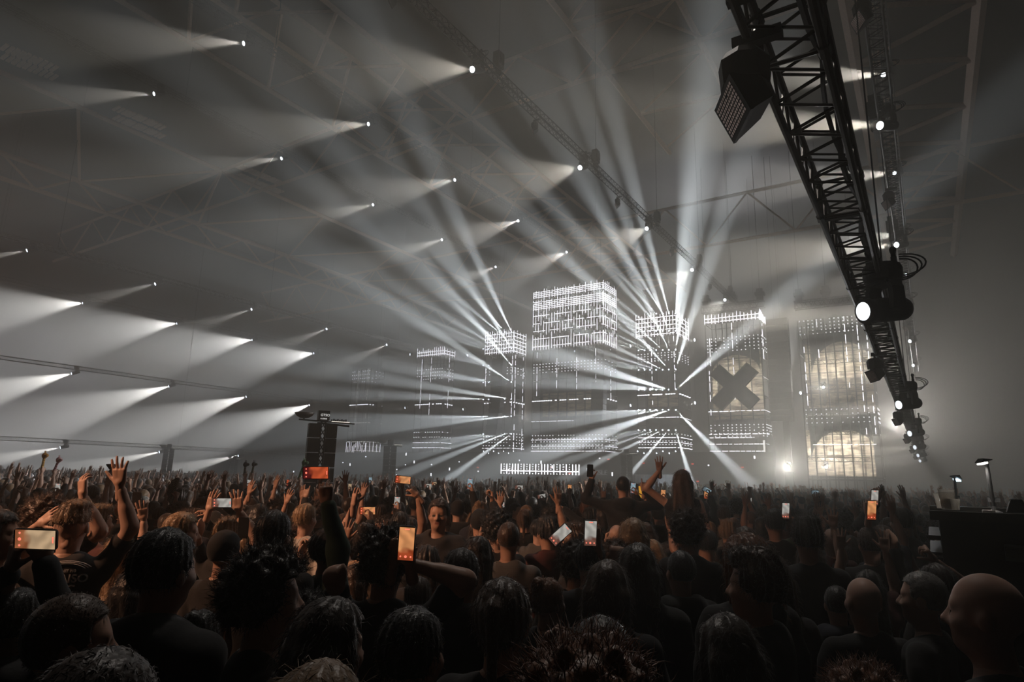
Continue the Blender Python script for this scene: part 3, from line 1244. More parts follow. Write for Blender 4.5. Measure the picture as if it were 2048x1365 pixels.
def fastmesh(name, V, Q, mats, mi=None):
    me = bpy.data.meshes.new(name)
    me.vertices.add(len(V))
    me.vertices.foreach_set('co', np.ascontiguousarray(V, np.float32).ravel())
    k = Q.shape[1]
    me.loops.add(len(Q) * k)
    me.loops.foreach_set('vertex_index', np.ascontiguousarray(Q, np.int32).ravel())
    me.polygons.add(len(Q))
    me.polygons.foreach_set('loop_start', np.arange(0, len(Q) * k, k, dtype=np.int32))
    try:
        me.polygons.foreach_set('loop_total', np.full(len(Q), k, np.int32))
    except Exception:
        pass
    for m in mats: me.materials.append(m)
    if mi is not None: me.polygons.foreach_set('material_index', np.ascontiguousarray(mi, np.int32))
    me.polygons.foreach_set('use_smooth', np.ones(len(Q), bool))
    me.update(calc_edges=True)
    return me


def unit(v):
    v = np.array(v, float)
    return v / (np.linalg.norm(v) + 1e-12)


def hand(wrist, u, n, side, pose, s=1.0):
    """one hand from the wrist: u towards the fingertips, n out of the palm, side +1 right hand / -1 left"""
    f = Field()
    u = unit(u)
    n = unit(n - np.dot(n, u) * u)
    t = side * np.cross(u, n)                     # towards the thumb
    w = np.array(wrist, float)
    P = lambda a, b, c: w + (u * a + t * b + n * c) * s
    for b, r in ((-.028, .015), (-.010, .0165), (.010, .017), (.026, .016)):
        f.cap(P(.022, b * .75, 0), P(.088, b * 1.08, .002), r * s, .0125 * s, k=.012 * s)
    f.cap(P(-.07, 0, 0), P(.015, 0, 0), .027 * s, .024 * s, k=.015 * s)
    spread = {'open': .9, 'relax': .35, 'horns': .2, 'grip': .25, 'fist': .1, 'point': .1}[pose]
    curl = {'open': [.12, .1, .12, .18], 'relax': [.5, .55, .6, .7], 'horns': [.1, 1.5, 1.5, .12], 'grip': [.95, 1.0, 1.05, 1.1],
            'fist': [1.5, 1.5, 1.5, 1.5], 'point': [.08, 1.4, 1.5, 1.5]}[pose]
    for i, (b, L) in enumerate(((.030, .072), (.010, .080), (-.010, .074), (-.029, .058))):
        p = P(.090 - .25 * abs(b - .005), b, .002)
        sp = (b / .03) * spread * .30
        d0_ = unit(u + t * sp)
        ang = 0
        for j, (fr, r) in enumerate(((.46, .0088), (.31, .0080), (.23, .0072))):
            ang += curl[i] * (.75 if j == 0 else 1.0)
            d = unit(d0_ * math.cos(ang) + n * math.sin(ang))
            q = p + d * L * fr * s
            f.cap(p, q, r * s, r * .92 * s, k=.004 * s)
            p = q
    p = P(.022, .022, .004)
    td = {'open': (.62, .78, .12), 'relax': (.75, .5, .35), 'horns': (.7, .2, .6), 'grip': (.7, .45, .65), 'fist': (.6, .2, .7), 'point': (.7, .2, .6)}[pose]
    d = unit(u * td[0] + t * td[1] + n * td[2])
    q = p + d * .038 * s
    f.cap(p, q, .0135 * s, .0105 * s, k=.012 * s)
    d2 = unit(d + u * (.35 if pose == 'open' else .1) + (0 if pose == 'open' else 1) * n * .3)
    r_ = q + d2 * .030 * s
    f.cap(q, r_, .0100 * s, .0088 * s, k=.004 * s)
    f.cap(r_, r_ + d2 * .022 * s, .0088 * s, .0075 * s, k=.003 * s)
    return f


SHO = {1: np.array([.185, 0, 1.425]), -1: np.array([-.185, 0, 1.425])}
ARMS = {  # elbow, wrist, finger dir, palm dir, hand pose   (for the right side, x mirrored for the left)
    'down': ((.26, -.03, 1.14), (.27, .08, .90), (.0, .15, -1), (-1, 0, 0), 'relax'),
    'up': ((.27, .10, 1.67), (.23, .16, 1.92), (.05, .1, 1), (0, 1, -.1), 'open'),
    'high': ((.21, .08, 1.71), (.17, .10, 1.97), (-.05, .05, 1), (.1, 1, 0), 'open'),
    'horns': ((.29, .12, 1.60), (.27, .19, 1.85), (0, .05, 1), (0, 1, 0), 'horns'),
    'fist': ((.24, .12, 1.65), (.20, .18, 1.90), (-.05, .1, 1), (-.3, 1, 0), 'fist'),
    'point': ((.25, .16, 1.63), (.25, .33, 1.82), (0, .6, .8), (0, -.8, .6), 'point'),
    'wave': ((.36, .08, 1.58), (.40, .12, 1.84), (.25, .1, 1), (0, 1, 0), 'open'),
    'phone': ((.22, .22, 1.38), (.10, .36, 1.58), (-.15, .1, 1), (-.9, -.2, .1), 'grip'),
    'phonehigh': ((.22, .16, 1.62), (.10, .26, 1.86), (-.1, .1, 1), (-.9, -.2, .1), 'grip'),
    'bent': ((.29, .05, 1.16), (.20, .26, 1.26), (-.4, .6, .5), (-.6, -.5, 0), 'relax'),
    'hair': ((.36, .02, 1.64), (.15, .02, 1.80), (-.9, .0, .3), (-.2, 0, -1), 'relax'),
}


def arm_of(spec, side):
    if isinstance(spec, str):
        e, w, u, n, pose = ARMS[spec]
    else:
        e, w, u, n, pose = spec
        return [np.array(v, float) for v in (e, w, u, n)] + [pose]
    m = np.array([side, 1, 1])
    return [np.array(v, float) * m for v in (e, w, u, n)] + [pose]


def ik(S, W, hint, l1=.285, l2=.255):
    S, W = np.array(S, float), np.array(W, float)
    d = W - S
    L = np.linalg.norm(d)
    if L > (l1 + l2) * .985:
        W = S + d / L * (l1 + l2) * .985
        d = W - S
        L = np.linalg.norm(d)
    a = (l1 ** 2 - l2 ** 2 + L ** 2) / (2 * L)
    h = math.sqrt(max(0, l1 ** 2 - a ** 2))
    u = d / L
    hv = np.array(hint, float)
    hv = unit(hv - np.dot(hv, u) * u)
    return S + u * a + hv * h, W


def torso(f, g=0.0, legs=True, sit=False):
    """g inflates the shape (clothes over the body)"""
    f.ell((0, .0, 1.30), (.175 + g, .112 + g, .17 + g), k=.05)
    f.cap((-.150, -.01, 1.415), (.150, -.01, 1.415), .058 + g, k=.06)
    f.cap((-.06, -.035, 1.46), (.06, -.035, 1.46), .05 + g, k=.05)
    f.ell((0, 0, 1.10), (.150 + g, .10 + g, .19 + g), k=.05)
    f.ell((0, -.01, .95), (.170 + g, .118 + g, .13 + g), k=.05)
    if legs: leg(f, g, sit)


def leg(f, g, sit=False, k=.04):
    for s in (-1, 1):
        if sit:
            f.cap((s * .09, 0, .92), (s * .15, .36, .90), .085 + g, .062 + g, k=k)
            f.cap((s * .15, .36, .90), (s * .13, .40, .48), .058 + g, .038 + g, k=k)
            f.cap((s * .13, .40, .45), (s * .13, .52, .42), .036 + g, .03 + g, k=k)
        else:
            f.cap((s * .085, 0, .90), (s * .10, .01, .50), .090 + g, .060 + g, k=k)
            f.cap((s * .10, .01, .50), (s * .105, -.02, .09), .056 + g, .038 + g, k=k)
            f.cap((s * .105, -.03, .045), (s * .115, .13, .036), .040 + g, .034 + g, k=.02)


def head(f):
    f.cap((0, -.022, 1.44), (0, -.006, 1.58), .060, .055, k=.035)
    f.ell((0, -.012, 1.690), (.077, .096, .096), k=.02)
    f.ell((0, .022, 1.625), (.060, .068, .082), k=.035)
    f.ell((0, .050, 1.580), (.032, .034, .026), k=.03)                 # chin
    f.cap((-.035, .068, 1.690), (.035, .068, 1.690), .014, k=.018)     # brow
    f.cap((0, .085, 1.672), (0, .104, 1.640), .009, .014, k=.012)      # nose
    f.cap((-.014, .092, 1.634), (.014, .092, 1.634), .009, k=.008)
    for s in (-1, 1):
        f.ell((s * .031, .093, 1.668), (.017, .014, .012), k=.012, sub=True)
        f.ell((s * .031, .072, 1.667), (.014, .0135, .012), k=.003)    # eye
        f.ell((s * .079, -.010, 1.655), (.010, .021, .032), k=.008)    # ear
        f.ell((s * .045, .050, 1.640), (.022, .03, .022), k=.03)       # cheek
    f.cap((-.018, .083, 1.611), (.018, .083, 1.611), .007, k=.007)     # lips
    f.cap((-.014, .082, 1.600), (.014, .082, 1.600), .007, k=.005)


FABRIC = newmat('fabric', objcol=True, rough=.85, sheen=.10, var=.3, scale=14, bump=.25)
TROUS = newmat('trouser_fabric', (.012, .012, .016), rough=.9, var=.4, scale=10)
SKIN = newmat('skin', objcol=True, rough=.48, var=.10, scale=12, sheen=.12)
EYE = newmat('eye', (.08, .07, .06), .15)
LIP = newmat('lip', (.30, .11, .09), .4)
HAIR = newmat('hair', objcol=True, rough=.42, var=.45, scale=40, sheen=.30, bump=.3)

VAR = {}


def variant(key, right='down', left='down', top='tee', h=.0125, hh=.0045, sit=False):
    """meshes of one pose: body, top, trousers"""
    if key in VAR: return VAR[key]
    f = Field()
    torso(f, 0, True, sit)
    head(f)
    parts = []
    A = {1: arm_of(right, 1), -1: arm_of(left, -1)}
    for s in (1, -1):
        e, w, u, n, pose = A[s]
        f.cap(SHO[s], e, .047, .040, k=.035)
        f.cap(e, w + (e - w) * .10, .042, .028, k=.02)
        m = e + (w - e) * .25
        f.cap(e + (w - e) * .1, m + (w - e) * .2, .043, .038, k=.02)
        hv, hf = hand(w, u, n, s, pose).mesh(hh)
        parts.append((hv, hf))
    hd = Field()
    head(hd)
    bv, bf = f.mesh(h, clip=lambda X, Y, Z: np.minimum(Z - 1.53, .115 - abs(X)) + 0 * Y)
    hv, hf = hd.mesh(min(h, .0085), clip=lambda X, Y, Z: (1.50 - Z) + 0 * X + 0 * Y)
    V, Q = join([(bv, bf), (hv, hf)] + parts)
    c = V[Q].mean(1)
    mi = np.zeros(len(Q), int)
    mi[(abs(c[:, 1] - .083) < .02) & (abs(abs(c[:, 0]) - .031) < .013) & (abs(c[:, 2] - 1.667) < .009)] = 1
    mi[(c[:, 1] > .078) & (abs(c[:, 0]) < .020) & (c[:, 2] > 1.596) & (c[:, 2] < 1.615)] = 2
    body = fastmesh('body_' + key, V, Q, [SKIN, EYE, LIP], mi)
    # top
    f = Field()
    g = {'tee': .014, 'vest': .010, 'hoodie': .030, 'jacket': .028}[top]
    torso(f, g, False)
    for s in (1, -1):
        e, w, u, n, pose = A[s]
        if top == 'vest': continue
        end = e * .55 + SHO[s] * .45
        if top == 'tee':
            f.cap(SHO[s], e * .62 + SHO[s] * .38, .060, .060, k=.03)
        else:
            f.cap(SHO[s], e, .068, .060, k=.04)
            f.cap(e, w + (e - w) * .08, .060, .044, k=.03)
    if top == 'hoodie':
        f.ell((0, -.10, 1.475), (.115, .062, .070), k=.04)
        f.cap((-.09, -.03, 1.49), (.09, -.03, 1.49), .035, k=.03)
    if top == 'jacket':
        f.cap((-.07, -.05, 1.50), (.07, -.05, 1.50), .030, k=.02)
        f.cap((-.07, -.05, 1.50), (-.06, .06, 1.46), .026, k=.02)
        f.cap((.07, -.05, 1.50), (.06, .06, 1.46), .026, k=.02)
    f.ell((0, .02, 1.52), (.062, .062, .05), k=.012, sub=True)
    sd = abs(hash(top)) % 7 if False else len(key)

    def fold(X, Y, Z):
        return .006 * np.sin(23 * X + 9 * Z + sd) * np.sin(17 * Z - 11 * Y) + .004 * np.sin(41 * Z + 20 * X + sd)
    tv, tf = f.mesh(h, clip=lambda X, Y, Z: (.86 - Z) + 0 * X + 0 * Y, disp=fold)
    topm = fastmesh(top + '_' + key, tv, tf, [FABRIC])
    f = Field()
    f.ell((0, -.01, .95), (.180, .128, .13), k=.05)
    leg(f, .016, sit)
    pv, pf = f.mesh(max(h, .016), clip=lambda X, Y, Z: np.maximum(Z - .97, (.075 if not sit else .47) - Z) + 0 * X + 0 * Y)
    pm = fastmesh('trousers_' + key, pv, pf, [TROUS])
    VAR[key] = (body, topm, pm, top, A, (V, Q, tv, tf))
    return VAR[key]


HAIRS = {}


def hairmesh(kind, seed=0, h=.0075, fuzz=1400):
    k = (kind, seed)
    if k in HAIRS: return HAIRS[k]
    if kind == 'bald': return None
    rr = np.random.RandomState(seed + 11)
    f = Field()
    grow, line = {'short': (.010, .0), 'buzz': (.004, .0), 'curly': (.034, .0), 'long': (.020, -.01), 'bob': (.024, -.01), 'quiff': (.014, .0), 'fade': (.014, .0),
                  'bun': (.012, .0), 'cap': (.012, .0), 'tail': (.014, -.01)}[kind]
    f.ell((0, -.014, 1.697), (.079 + grow, .098 + grow, .098 + grow), k=.02)
    if kind in ('quiff', 'fade'):
        f.ell((0, .045, 1.785), (.055, .048, .028), k=.03)
        f.ell((.02, -.02, 1.790), (.06, .07, .025), k=.03)
    if kind == 'bun':
        f.ell((0, -.085, 1.775), (.042, .042, .040), k=.015)
    if kind == 'tail':
        f.ell((0, -.115, 1.730), (.028, .03, .030), k=.015)
        f.cap((0, -.13, 1.72), (.015, -.145, 1.46), .026, .012, k=.02)
    if kind in ('long', 'bob'):
        zb = 1.34 if kind == 'long' else 1.50
        for x in np.linspace(-.075, .075, 7):
            f.cap((x, -.065 - .03 * math.cos(x * 18), 1.66), (x * 1.35, -.10, zb + rr.uniform(-.02, .03)), .038, .020, k=.03)
        for s in (-1, 1):
            f.cap((s * .083, .0, 1.67), (s * .10, -.03, zb + .03), .026, .018, k=.03)
    if kind == 'cap':
        f.cap((0, .08, 1.735), (0, .15, 1.722), .012, k=.01)
        for x in (-.045, .045):
            f.cap((x, .07, 1.732), (x * .8, .135, 1.718), .010, k=.02)
    ph = rr.uniform(0, 6, 6)
    amp = {'curly': .014, 'long': .004, 'bob': .005, 'quiff': .006, 'cap': .0, 'buzz': .001}.get(kind, .003)
    fr = {'curly': 75, 'long': 28}.get(kind, 60)

    def disp(X, Y, Z):
        if kind == 'curly':
            return amp * np.sin(fr * X + ph[0]) * np.sin(fr * Y + ph[1]) * np.sin(fr * Z + ph[2]) * 1.5 + .006 * np.sin(31 * X + 23 * Z + ph[3])
        a = np.arctan2(X, -(Y + .01) + .05)
        return amp * np.sin(a * fr * .45 + ph[0] + 6 * Z) + amp * .7 * np.sin(fr * 2 * X + ph[1] + 13 * Z)

    def clip(X, Y, Z):
        # leave the face and the neck free
        hl = 1.735 if kind != 'bob' else 1.74
        face = np.minimum(Y - .045 + (Z - hl) * .9 * -1, 9)
        face = np.minimum((Y - .035) - np.maximum(Z - hl, 0) * 4.0, .2)
        low = {'long': 1.30, 'bob': 1.46, 'tail': 1.42, 'curly': 1.60, 'fade': 1.69}.get(kind, 1.625)
        neck = (low - Z) + (0 if kind in ('long', 'bob', 'tail') else np.maximum(Y + .03, 0) * .9)
        return np.maximum(face, neck) + 0 * X
    V, Q = f.mesh(h, clip=clip, disp=disp if amp else None)
    # loose strands so the rim catches light like hair
    if fuzz and kind != 'cap':
        cen = np.array([0, -.014, 1.69])
        n_ = {'buzz': 900, 'curly': 2200, 'long': 1500}.get(kind, fuzz)
        ln = {'buzz': .007, 'short': .016, 'curly': .034, 'long': .040, 'quiff': .024, 'bob': .035}.get(kind, .02)
        pick = rr.randint(0, len(V), n_)
        P = V[pick]
        N = P - cen
        N[:, 2] *= np.where(P[:, 2] < 1.6, .1, 1)
        N /= np.linalg.norm(N, axis=1)[:, None]
        flow = np.array([0, -.35, -.75]) if kind not in ('curly', 'buzz', 'quiff') else np.array([0, 0, .1])
        Dv = N * (.45 if kind not in ('buzz',) else 1) + flow + rr.normal(0, .35, N.shape)
        Dv /= np.linalg.norm(Dv, axis=1)[:, None]
        L = ln * rr.uniform(.5, 1.4, n_)[:, None]
        side = np.cross(Dv, N + 1e-3)
        side /= np.linalg.norm(side, axis=1)[:, None]
        up = np.cross(side, Dv)
        r = .0009
        a, b, c_ = P + side * r, P - side * r * .6 + up * r, P - side * r * .6 - up * r
        mid = P + Dv * L * .55 + N * L * .12
        tip = P + Dv * L
        tip[:, 2] -= L[:, 0] * (.25 if kind != 'curly' else 0)
        V2 = np.stack([a, b, c_, mid + side * r * .8, mid - side * r * .5 + up * r * .8, mid - side * r * .5 - up * r * .8, tip, tip + side * .0003], 1).reshape(-1, 3)
        base = (np.arange(n_) * 8)[:, None]
        quads = np.vstack([base + np.array(q) for q in ((0, 1, 4, 3), (1, 2, 5, 4), (2, 0, 3, 5), (3, 4, 6, 7), (4, 5, 6, 7))])
        V, Q = join([(V, Q), (V2, quads)])
    me = fastmesh('hair_' + kind, V, Q, [HAIR if kind != 'cap' else FABRIC])
    HAIRS[k] = me
    return me


SKINS = [(.52, .30, .21), (.46, .26, .18), (.58, .36, .27), (.36, .20, .14), (.50, .32, .24)]
HCOL = {'dark-brown': (.030, .018, .012), 'dark brown': (.030, .018, .012), 'black': (.010, .009, .009), 'brown': (.075, .040, .022), 'blond': (.34, .22, .12), 'fair': (.24, .15, .08),
        'grey': (.22, .21, .20), 'ginger': (.20, .075, .03)}
CLO = {'black': (.010, .010, .011), 'dark': (.022, .021, .023), 'navy': (.014, .018, .032), 'grey': (.10, .10, .10), 'white': (.55, .52, .48),
       'beige': (.38, .28, .20), 'green': (.03, .06, .035), 'maroon': (.08, .02, .018), 'blue': (.05, .08, .14)}
PEOPLE = []


def person(loc, heading, s, var, hair, hcol, ccol, skin=0, label=None, group=None, headtilt=None):
    """heading: world angle the person faces (radians, 0 = +Y, positive turns right)"""
    body, topm, pm, top, A, _ = VAR[var]
    o = mkobj('person', body)
    o.location = loc
    o.rotation_euler = (0, 0, -heading)
    o.scale = (s, s, s)
    o.color = (*SKINS[skin % 5], 1)
    c = mkobj(top if top != 'tee' else 't_shirt', topm, o)
    c.color = (*CLO[ccol], 1)
    c2 = mkobj('trousers', pm, o)
    hm_ = hairmesh(*hair) if isinstance(hair, tuple) else hairmesh(hair)
    if hm_ is not None:
        h_ = mkobj('hair' if (hair if isinstance(hair, str) else hair[0]) != 'cap' else 'cap', hm_, o)
        h_.color = (*HCOL[hcol], 1) if hair != 'cap' else (*CLO[ccol], 1)
    tag(o, label, 'person', group)
    PEOPLE.append((o, loc, var, hair, hcol, ccol, top))
    return o


def local_to_world(loc, heading, s, p):
    c_, s_ = math.cos(-heading), math.sin(-heading)
    p = np.array(p, float) * s
    return np.array([loc[0] + c_ * p[0] - s_ * p[1], loc[1] + s_ * p[0] + c_ * p[1], loc[2] + p[2]])


def world_to_local(loc, heading, s, w):
    d = (np.array(w, float) - np.array(loc, float)) / s
    c_, s_ = math.cos(heading), math.sin(heading)
    return np.array([c_ * d[0] - s_ * d[1], s_ * d[0] + c_ * d[1], d[2]])

# ------------------------------------------------------------------ props on and above the crowd
def cam2world(ix, iy, iz=0.0):              # image right, image up, away from the viewer
    return R @ np.array([ix, iy, -iz])


BOX0 = at_d(1869, 1022, 4.3)
bx, by, bz = BOX0
con = empty('bar_counter', (bx, by, 0))
tag(con, 'tall black booth with cups on its top, at the right edge', 'booth')
mb = MB()
mb.box((0.02, .02, 0), (3.4, 1.5, bz - .06))
mb.build('body', M['stage'], con)
mb = MB()
mb.box((-.03, -.03, bz - .06), (3.45, 1.55, bz - .035))
mb.box((-.03, -.03, bz - .035), (3.45, .03, bz))
mb.box((-.03, 1.3, bz - .035), (3.45, 1.55, bz))
mb.build('top', newmat('counter_top', (.05, .045, .04), .25), con)
mb = MB()
mb.box((-.05, .15, bz - .20), (.02, 1.3, bz - .17))
mb.box((-.05, .15, bz - .30), (.02, 1.3, bz - .28))
mb.box((-.02, .2, bz - .75), (.02, 1.2, bz - .32))
mb.build('side_panel', newmat('side_metal', (.06, .05, .045), .5, .5), con)
mb = MB()
mb.tube((.35, -.05, bz - .20), (2.9, -.05, bz - .22), .012, 8)
for i in range(10):
    mb.box((.35 + i * .26, -.045, bz - .29), (.58 + i * .26, -.02, bz - .21))
for x in (.22, 1.25, 2.3):
    mb.lathe([(.022, -.01), (.028, -.01), (.028, .01), (.022, .01)], (x, -.04, bz - .42), 12, 0, rotm('X', 90))
mb.build('rail', newmat('rail_metal', (.08, .075, .07), .35, .8), con)
GLS = bpy.data.materials.new('clear_plastic')
GLS.use_nodes = True
nt = GLS.node_tree
nt.nodes.clear()
g_o = nt.nodes.new('ShaderNodeOutputMaterial')
g_t = nt.nodes.new('ShaderNodeBsdfTranslucent')
g_c = nt.nodes.new('ShaderNodeBsdfTransparent')
g_g = nt.nodes.new('ShaderNodeBsdfGlossy')
g_g.inputs['Roughness'].default_value = .15
g_n = nt.nodes.new('ShaderNodeTexNoise')
g_n.inputs['Scale'].default_value = 35
g_r = nt.nodes.new('ShaderNodeMapRange')
g_r.inputs[3].default_value = .3
g_r.inputs[4].default_value = .75
g_t.inputs['Color'].default_value = (.9, .86, .78, 1)
g_m = nt.nodes.new('ShaderNodeMixShader')
g_m2 = nt.nodes.new('ShaderNodeMixShader')
g_m2.inputs[0].default_value = .12
nt.links.new(g_n.outputs['Fac'], g_r.inputs[0])
nt.links.new(g_r.outputs[0], g_m.inputs[0])
nt.links.new(g_t.outputs[0], g_m.inputs[1])
nt.links.new(g_c.outputs[0], g_m.inputs[2])
nt.links.new(g_m.outputs[0], g_m2.inputs[1])
nt.links.new(g_g.outputs[0], g_m2.inputs[2])
nt.links.new(g_m2.outputs[0], g_o.inputs['Surface'])
BEER = newmat('beer', (.40, .24, .08), .2, alpha=.8)


def cup(px, py, depth, h, lab, stack=1, beer=False):
    P = at_d(px, py, depth)
    P[2] = bz + .002
    o = empty('plastic_cup', P)
    tag(o, lab, 'cup', 'plastic cups on the booth')
    mb = MB()
    r0, r1 = h * .27, h * .37
    for k in range(stack):
        z = k * h * .16
        mb.lathe([(r0, z), (r0 * 1.02, z + .004), (r1, z + h * .84), (r1 * 1.06, z + h * .85), (r1 * 1.06, z + h * .87), (r1 * .95, z + h * .85), (r0 * .93, z + .01)], n=20)
    mb.build('wall', GLS, o, True)
    if beer:
        mb = MB()
        mb.lathe([(r0 * .9, .01), (r1 * .88, h * .55)], n=16)
        mb.build('beer', BEER, o, True)
    return o


cup(1896, 1018, 4.55, .135, 'stack of clear cups with beer on the booth corner', 2, True)
cup(1885, 1017, 4.75, .125, 'clear cup half hidden behind the stacked cups')
cup(1912, 1020, 4.50, .085, 'short clear empty cup right of the stacked cups')
P = at_d(1976, 1018, 4.6)
mb = MB()
mb.box((-.035, -.03, 0), (.04, .03, .036))
o = mb.build('small_box', newmat('pale_label', (.30, .28, .27), .4, var=.6, scale=60))
o.location = (P[0], P[1], bz - .034)
tag(o, 'small pale box lying on the booth beside the lamp pole', 'box')
P = at_d(2035, 1022, 4.3)
mb = MB()
mb.prism([(-.06, 0), (.06, 0), (.032, .085), (-.03, .085)], -.04, .04)
o = mb.build('wedge_block', M['stage'])
o.location = (P[0], P[1] + .02, bz + .001)
tag(o, 'black wedge shaped block on the booth near the right edge', 'block')


def desk_lamp(px0, py0, px1, py1, depth, base_z, lab, arm, col):
    A, B = at_d(px0, py0, depth), at_d(px1, py1, depth)
    root = empty('pole_lamp', (A[0], A[1], 0))
    tag(root, lab, 'lamp')
    r = .0034 * depth if depth < 8 else .02
    a = np.array([0, 0, base_z])
    b = np.array([B[0] - A[0], B[1] - A[1], B[2]])
    k = A[2]
    mb = MB()
    mb.tube(a, (0, 0, k), r, 10)
    mb.tube((0, 0, k), b, r * .9, 10)
    mb.lathe([(r * 3.2, 0), (r * 3.2, .02), (r * 1.2, .035)], (0, 0, base_z), 14)
    mb.box((-.012 - r, -.02, k + .03), (r + .028, .02, k + .06))
    mb.build('pole', M['black'], root)
    rt = R @ np.array([-1.0, 0, 0]) * arm
    mb = MB()
    w = .035 * depth / 4.6
    n = np.array([0, 0, 1.0])
    side = np.cross(unit(rt), n) * w
    e = b + rt
    bk = b - rt * .35
    th = .012 * depth / 4.6
    v = [bk - side, bk + side, e + side - n * th * 1.6, e - side - n * th * 1.6, bk - side + n * th * .6, bk + side + n * th * .6, (b + rt * .6) + side * .8 + n * th, (b + rt * .6) - side * .8 + n * th]
    mb.add(np.array(v), [(0, 1, 2, 3), (7, 6, 5, 4), (0, 4, 5, 1), (1, 5, 6, 2), (2, 6, 7, 3), (3, 7, 4, 0)])
    mb.build('lamp_shade', M['black'], root)
    mb = MB()
    c = b + rt * .45 - n * th * 1.0
    mb.add(np.array([c - rt * .35 - side * .7, c - rt * .35 + side * .7, c + rt * .4 + side * .7 - n * th, c + rt * .4 - side * .7 - n * th,
                     c - rt * .35 - side * .7 - n * th, c - rt * .35 + side * .7 - n * th, c + rt * .4 + side * .7 - n * th * 1.9, c + rt * .4 - side * .7 - n * th * 1.9]),
           [(3, 2, 1, 0), (4, 5, 6, 7), (0, 1, 5, 4), (1, 2, 6, 5), (2, 3, 7, 6), (3, 0, 4, 7)])
    mb.build('tube', newmat('work_light', (.9, .9, .9), emit=col, es=5), root)
    spot('lamp_light', np.array([A[0], A[1], 0]) + c - n * .03, (0, 0, -1), 120, 16.0 if depth < 8 else 8, col, 1.0, rad=.02)


desk_lamp(1987, 1013, 1972, 921, 4.7, bz - .034, 'pole lamp glowing white on the booth top', .062, (1, .93, .82))
desk_lamp(1913, 1000, 1909, 954, 10, 0, 'distant thin pole lamp behind the booth cups', -.07, (.6, .85, 1))


# ---- delay towers in the crowd
OCC = []                                       # (x, y, r) standing spots taken
def delay_tower(px, ytop, depth, lab, writing=False):
    P = at_d(px, ytop, depth)
    H = P[2]
    OCC.append((P[0], P[1], .62))
    to_cam = math.atan2(-P[0], -P[1])
    root = empty('delay_tower', (P[0], P[1], 0), -math.atan2(P[0], P[1]) + math.radians(8))
    tag(root, lab, 'speaker tower', 'black speaker towers in the crowd')
    k = H / 4.6 * .68
    hb = .46 * k                                   # top box height
    zt = H - hb - .02 * k
    # four post centre mast
    mb = MB()
    w = .20 * k
    for sx in (-1, 1):
        for sy in (-1, 1):
            mb.tube((sx * w / 2, sy * w / 2, 0), (sx * w / 2, sy * w / 2, zt), .025 * k, 6)
    n = int(zt / (.34 * k))
    for i in range(n):
        a, b = i * zt / n, (i + 1) * zt / n
        for y in (-w / 2, w / 2):
            mb.tube((-w / 2, y, a), (w / 2, y, b), .014 * k, 4)
            mb.tube((w / 2, y, a), (-w / 2, y, b), .014 * k, 4)
    mb.box((-.6 * k, -.5 * k, 0), (.6 * k, .5 * k, .12 * k))
    mb.build('mast', M['black'], root)
    # speaker stacks both sides, cabinet by cabinet
    for s, x0, x1 in ((-1, -.68, -.14), (1, .14, .62)):
        m = 9
        zs = zt - .12 * k
        for i in range(m):
            mb = MB()
            a, b = zs * i / m, zs * (i + 1) / m
            mb.box((x0 * k, -.28 * k, a + .012), (x1 * k, .24 * k, b - .008))
            mb.box(((x0 + .06) * k, -.31 * k, a + .05 * k), ((x1 - .06) * k, -.28 * k, b - .05 * k))
            mb.build('speaker_cabinet', M['black'], root)
    mb = MB()
    for i in range(26):
        z = zt * (.12 + .83 * i / 26)
        mb.box((.53 * k, -.34 * k, z), (.56 * k, -.31 * k, z + .06 * k))
    mb.build('buckle', M['alu'], root)
    mb = MB()
    mb.box((-.30 * k, -.30 * k, zt + .02), (.22 * k, .2 * k, H))
    mb.build('top_box', M['black'], root)
    if writing:
        for j, (t, sz) in enumerate((('GTSO', .16), ('n.time', .12))):
            cu = bpy.data.curves.new('letters', 'FONT')
            cu.body = t
            cu.size = sz * k
            cu.extrude = .004
            tob = bpy.data.objects.new('letters_tmp', cu)
            me = bpy.data.meshes.new_from_object(tob)
            bpy.data.objects.remove(tob)
            me.materials.append(newmat('letter_white', (.8, .8, .8), emit=(1, .97, .9), es=.9))
            lo = mkobj('lettering', me, root)
            lo.rotation_euler = (math.pi / 2, 0, 0)
            lo.location = (-.20 * k, -.305 * k, zt + (.22 - .15 * j) * k)
    # cross arm, bowl on the left end, row of small lamps on the right end
    mb = MB()
    mb.tube((-1.15 * k, -.1 * k, zt + .02 * k), (1.45 * k, -.1 * k, zt - .06 * k), .035 * k, 8)
    mb.tube((-.3 * k, -.1 * k, zt - .1 * k), (1.2 * k, -.1 * k, zt - .18 * k), .045 * k, 8)
    mb.build('cross_arm', M['black'], root)
    mb = MB()
    prof = [(.04, 0), (.2, .03), (.36, .12), (.46, .26), (.44, .26), (.34, .14), (.19, .06), (.04, .04)]
    mb.lathe([(r * k, z * k) for r, z in prof], (-.92 * k, -.1 * k, zt + .08 * k), 20)
    mb.tube((-.92 * k, -.1 * k, zt), (-.92 * k, -.1 * k, zt + .1 * k), .04 * k, 6)
    mb.build('bowl', newmat('bowl_metal', (.10, .07, .06), .5), root, True)
    for i in range(8):
        mb = MB()
        x = (.36 + i * .095) * k
        mb.box((x - .03 * k, -.16 * k, zt + .02 * k), (x + .03 * k, -.04 * k, zt + (.10 + .03 * (i % 2)) * k))
        mb.build('small_lamp', M['black'], root)
    mb = MB()
    mb.box((.35 * k, -.18 * k, zt - .015 * k), (1.2 * k, -.16 * k, zt + .012 * k))
    mb.build('light_rail', M['ledwarm'], root)
    return root


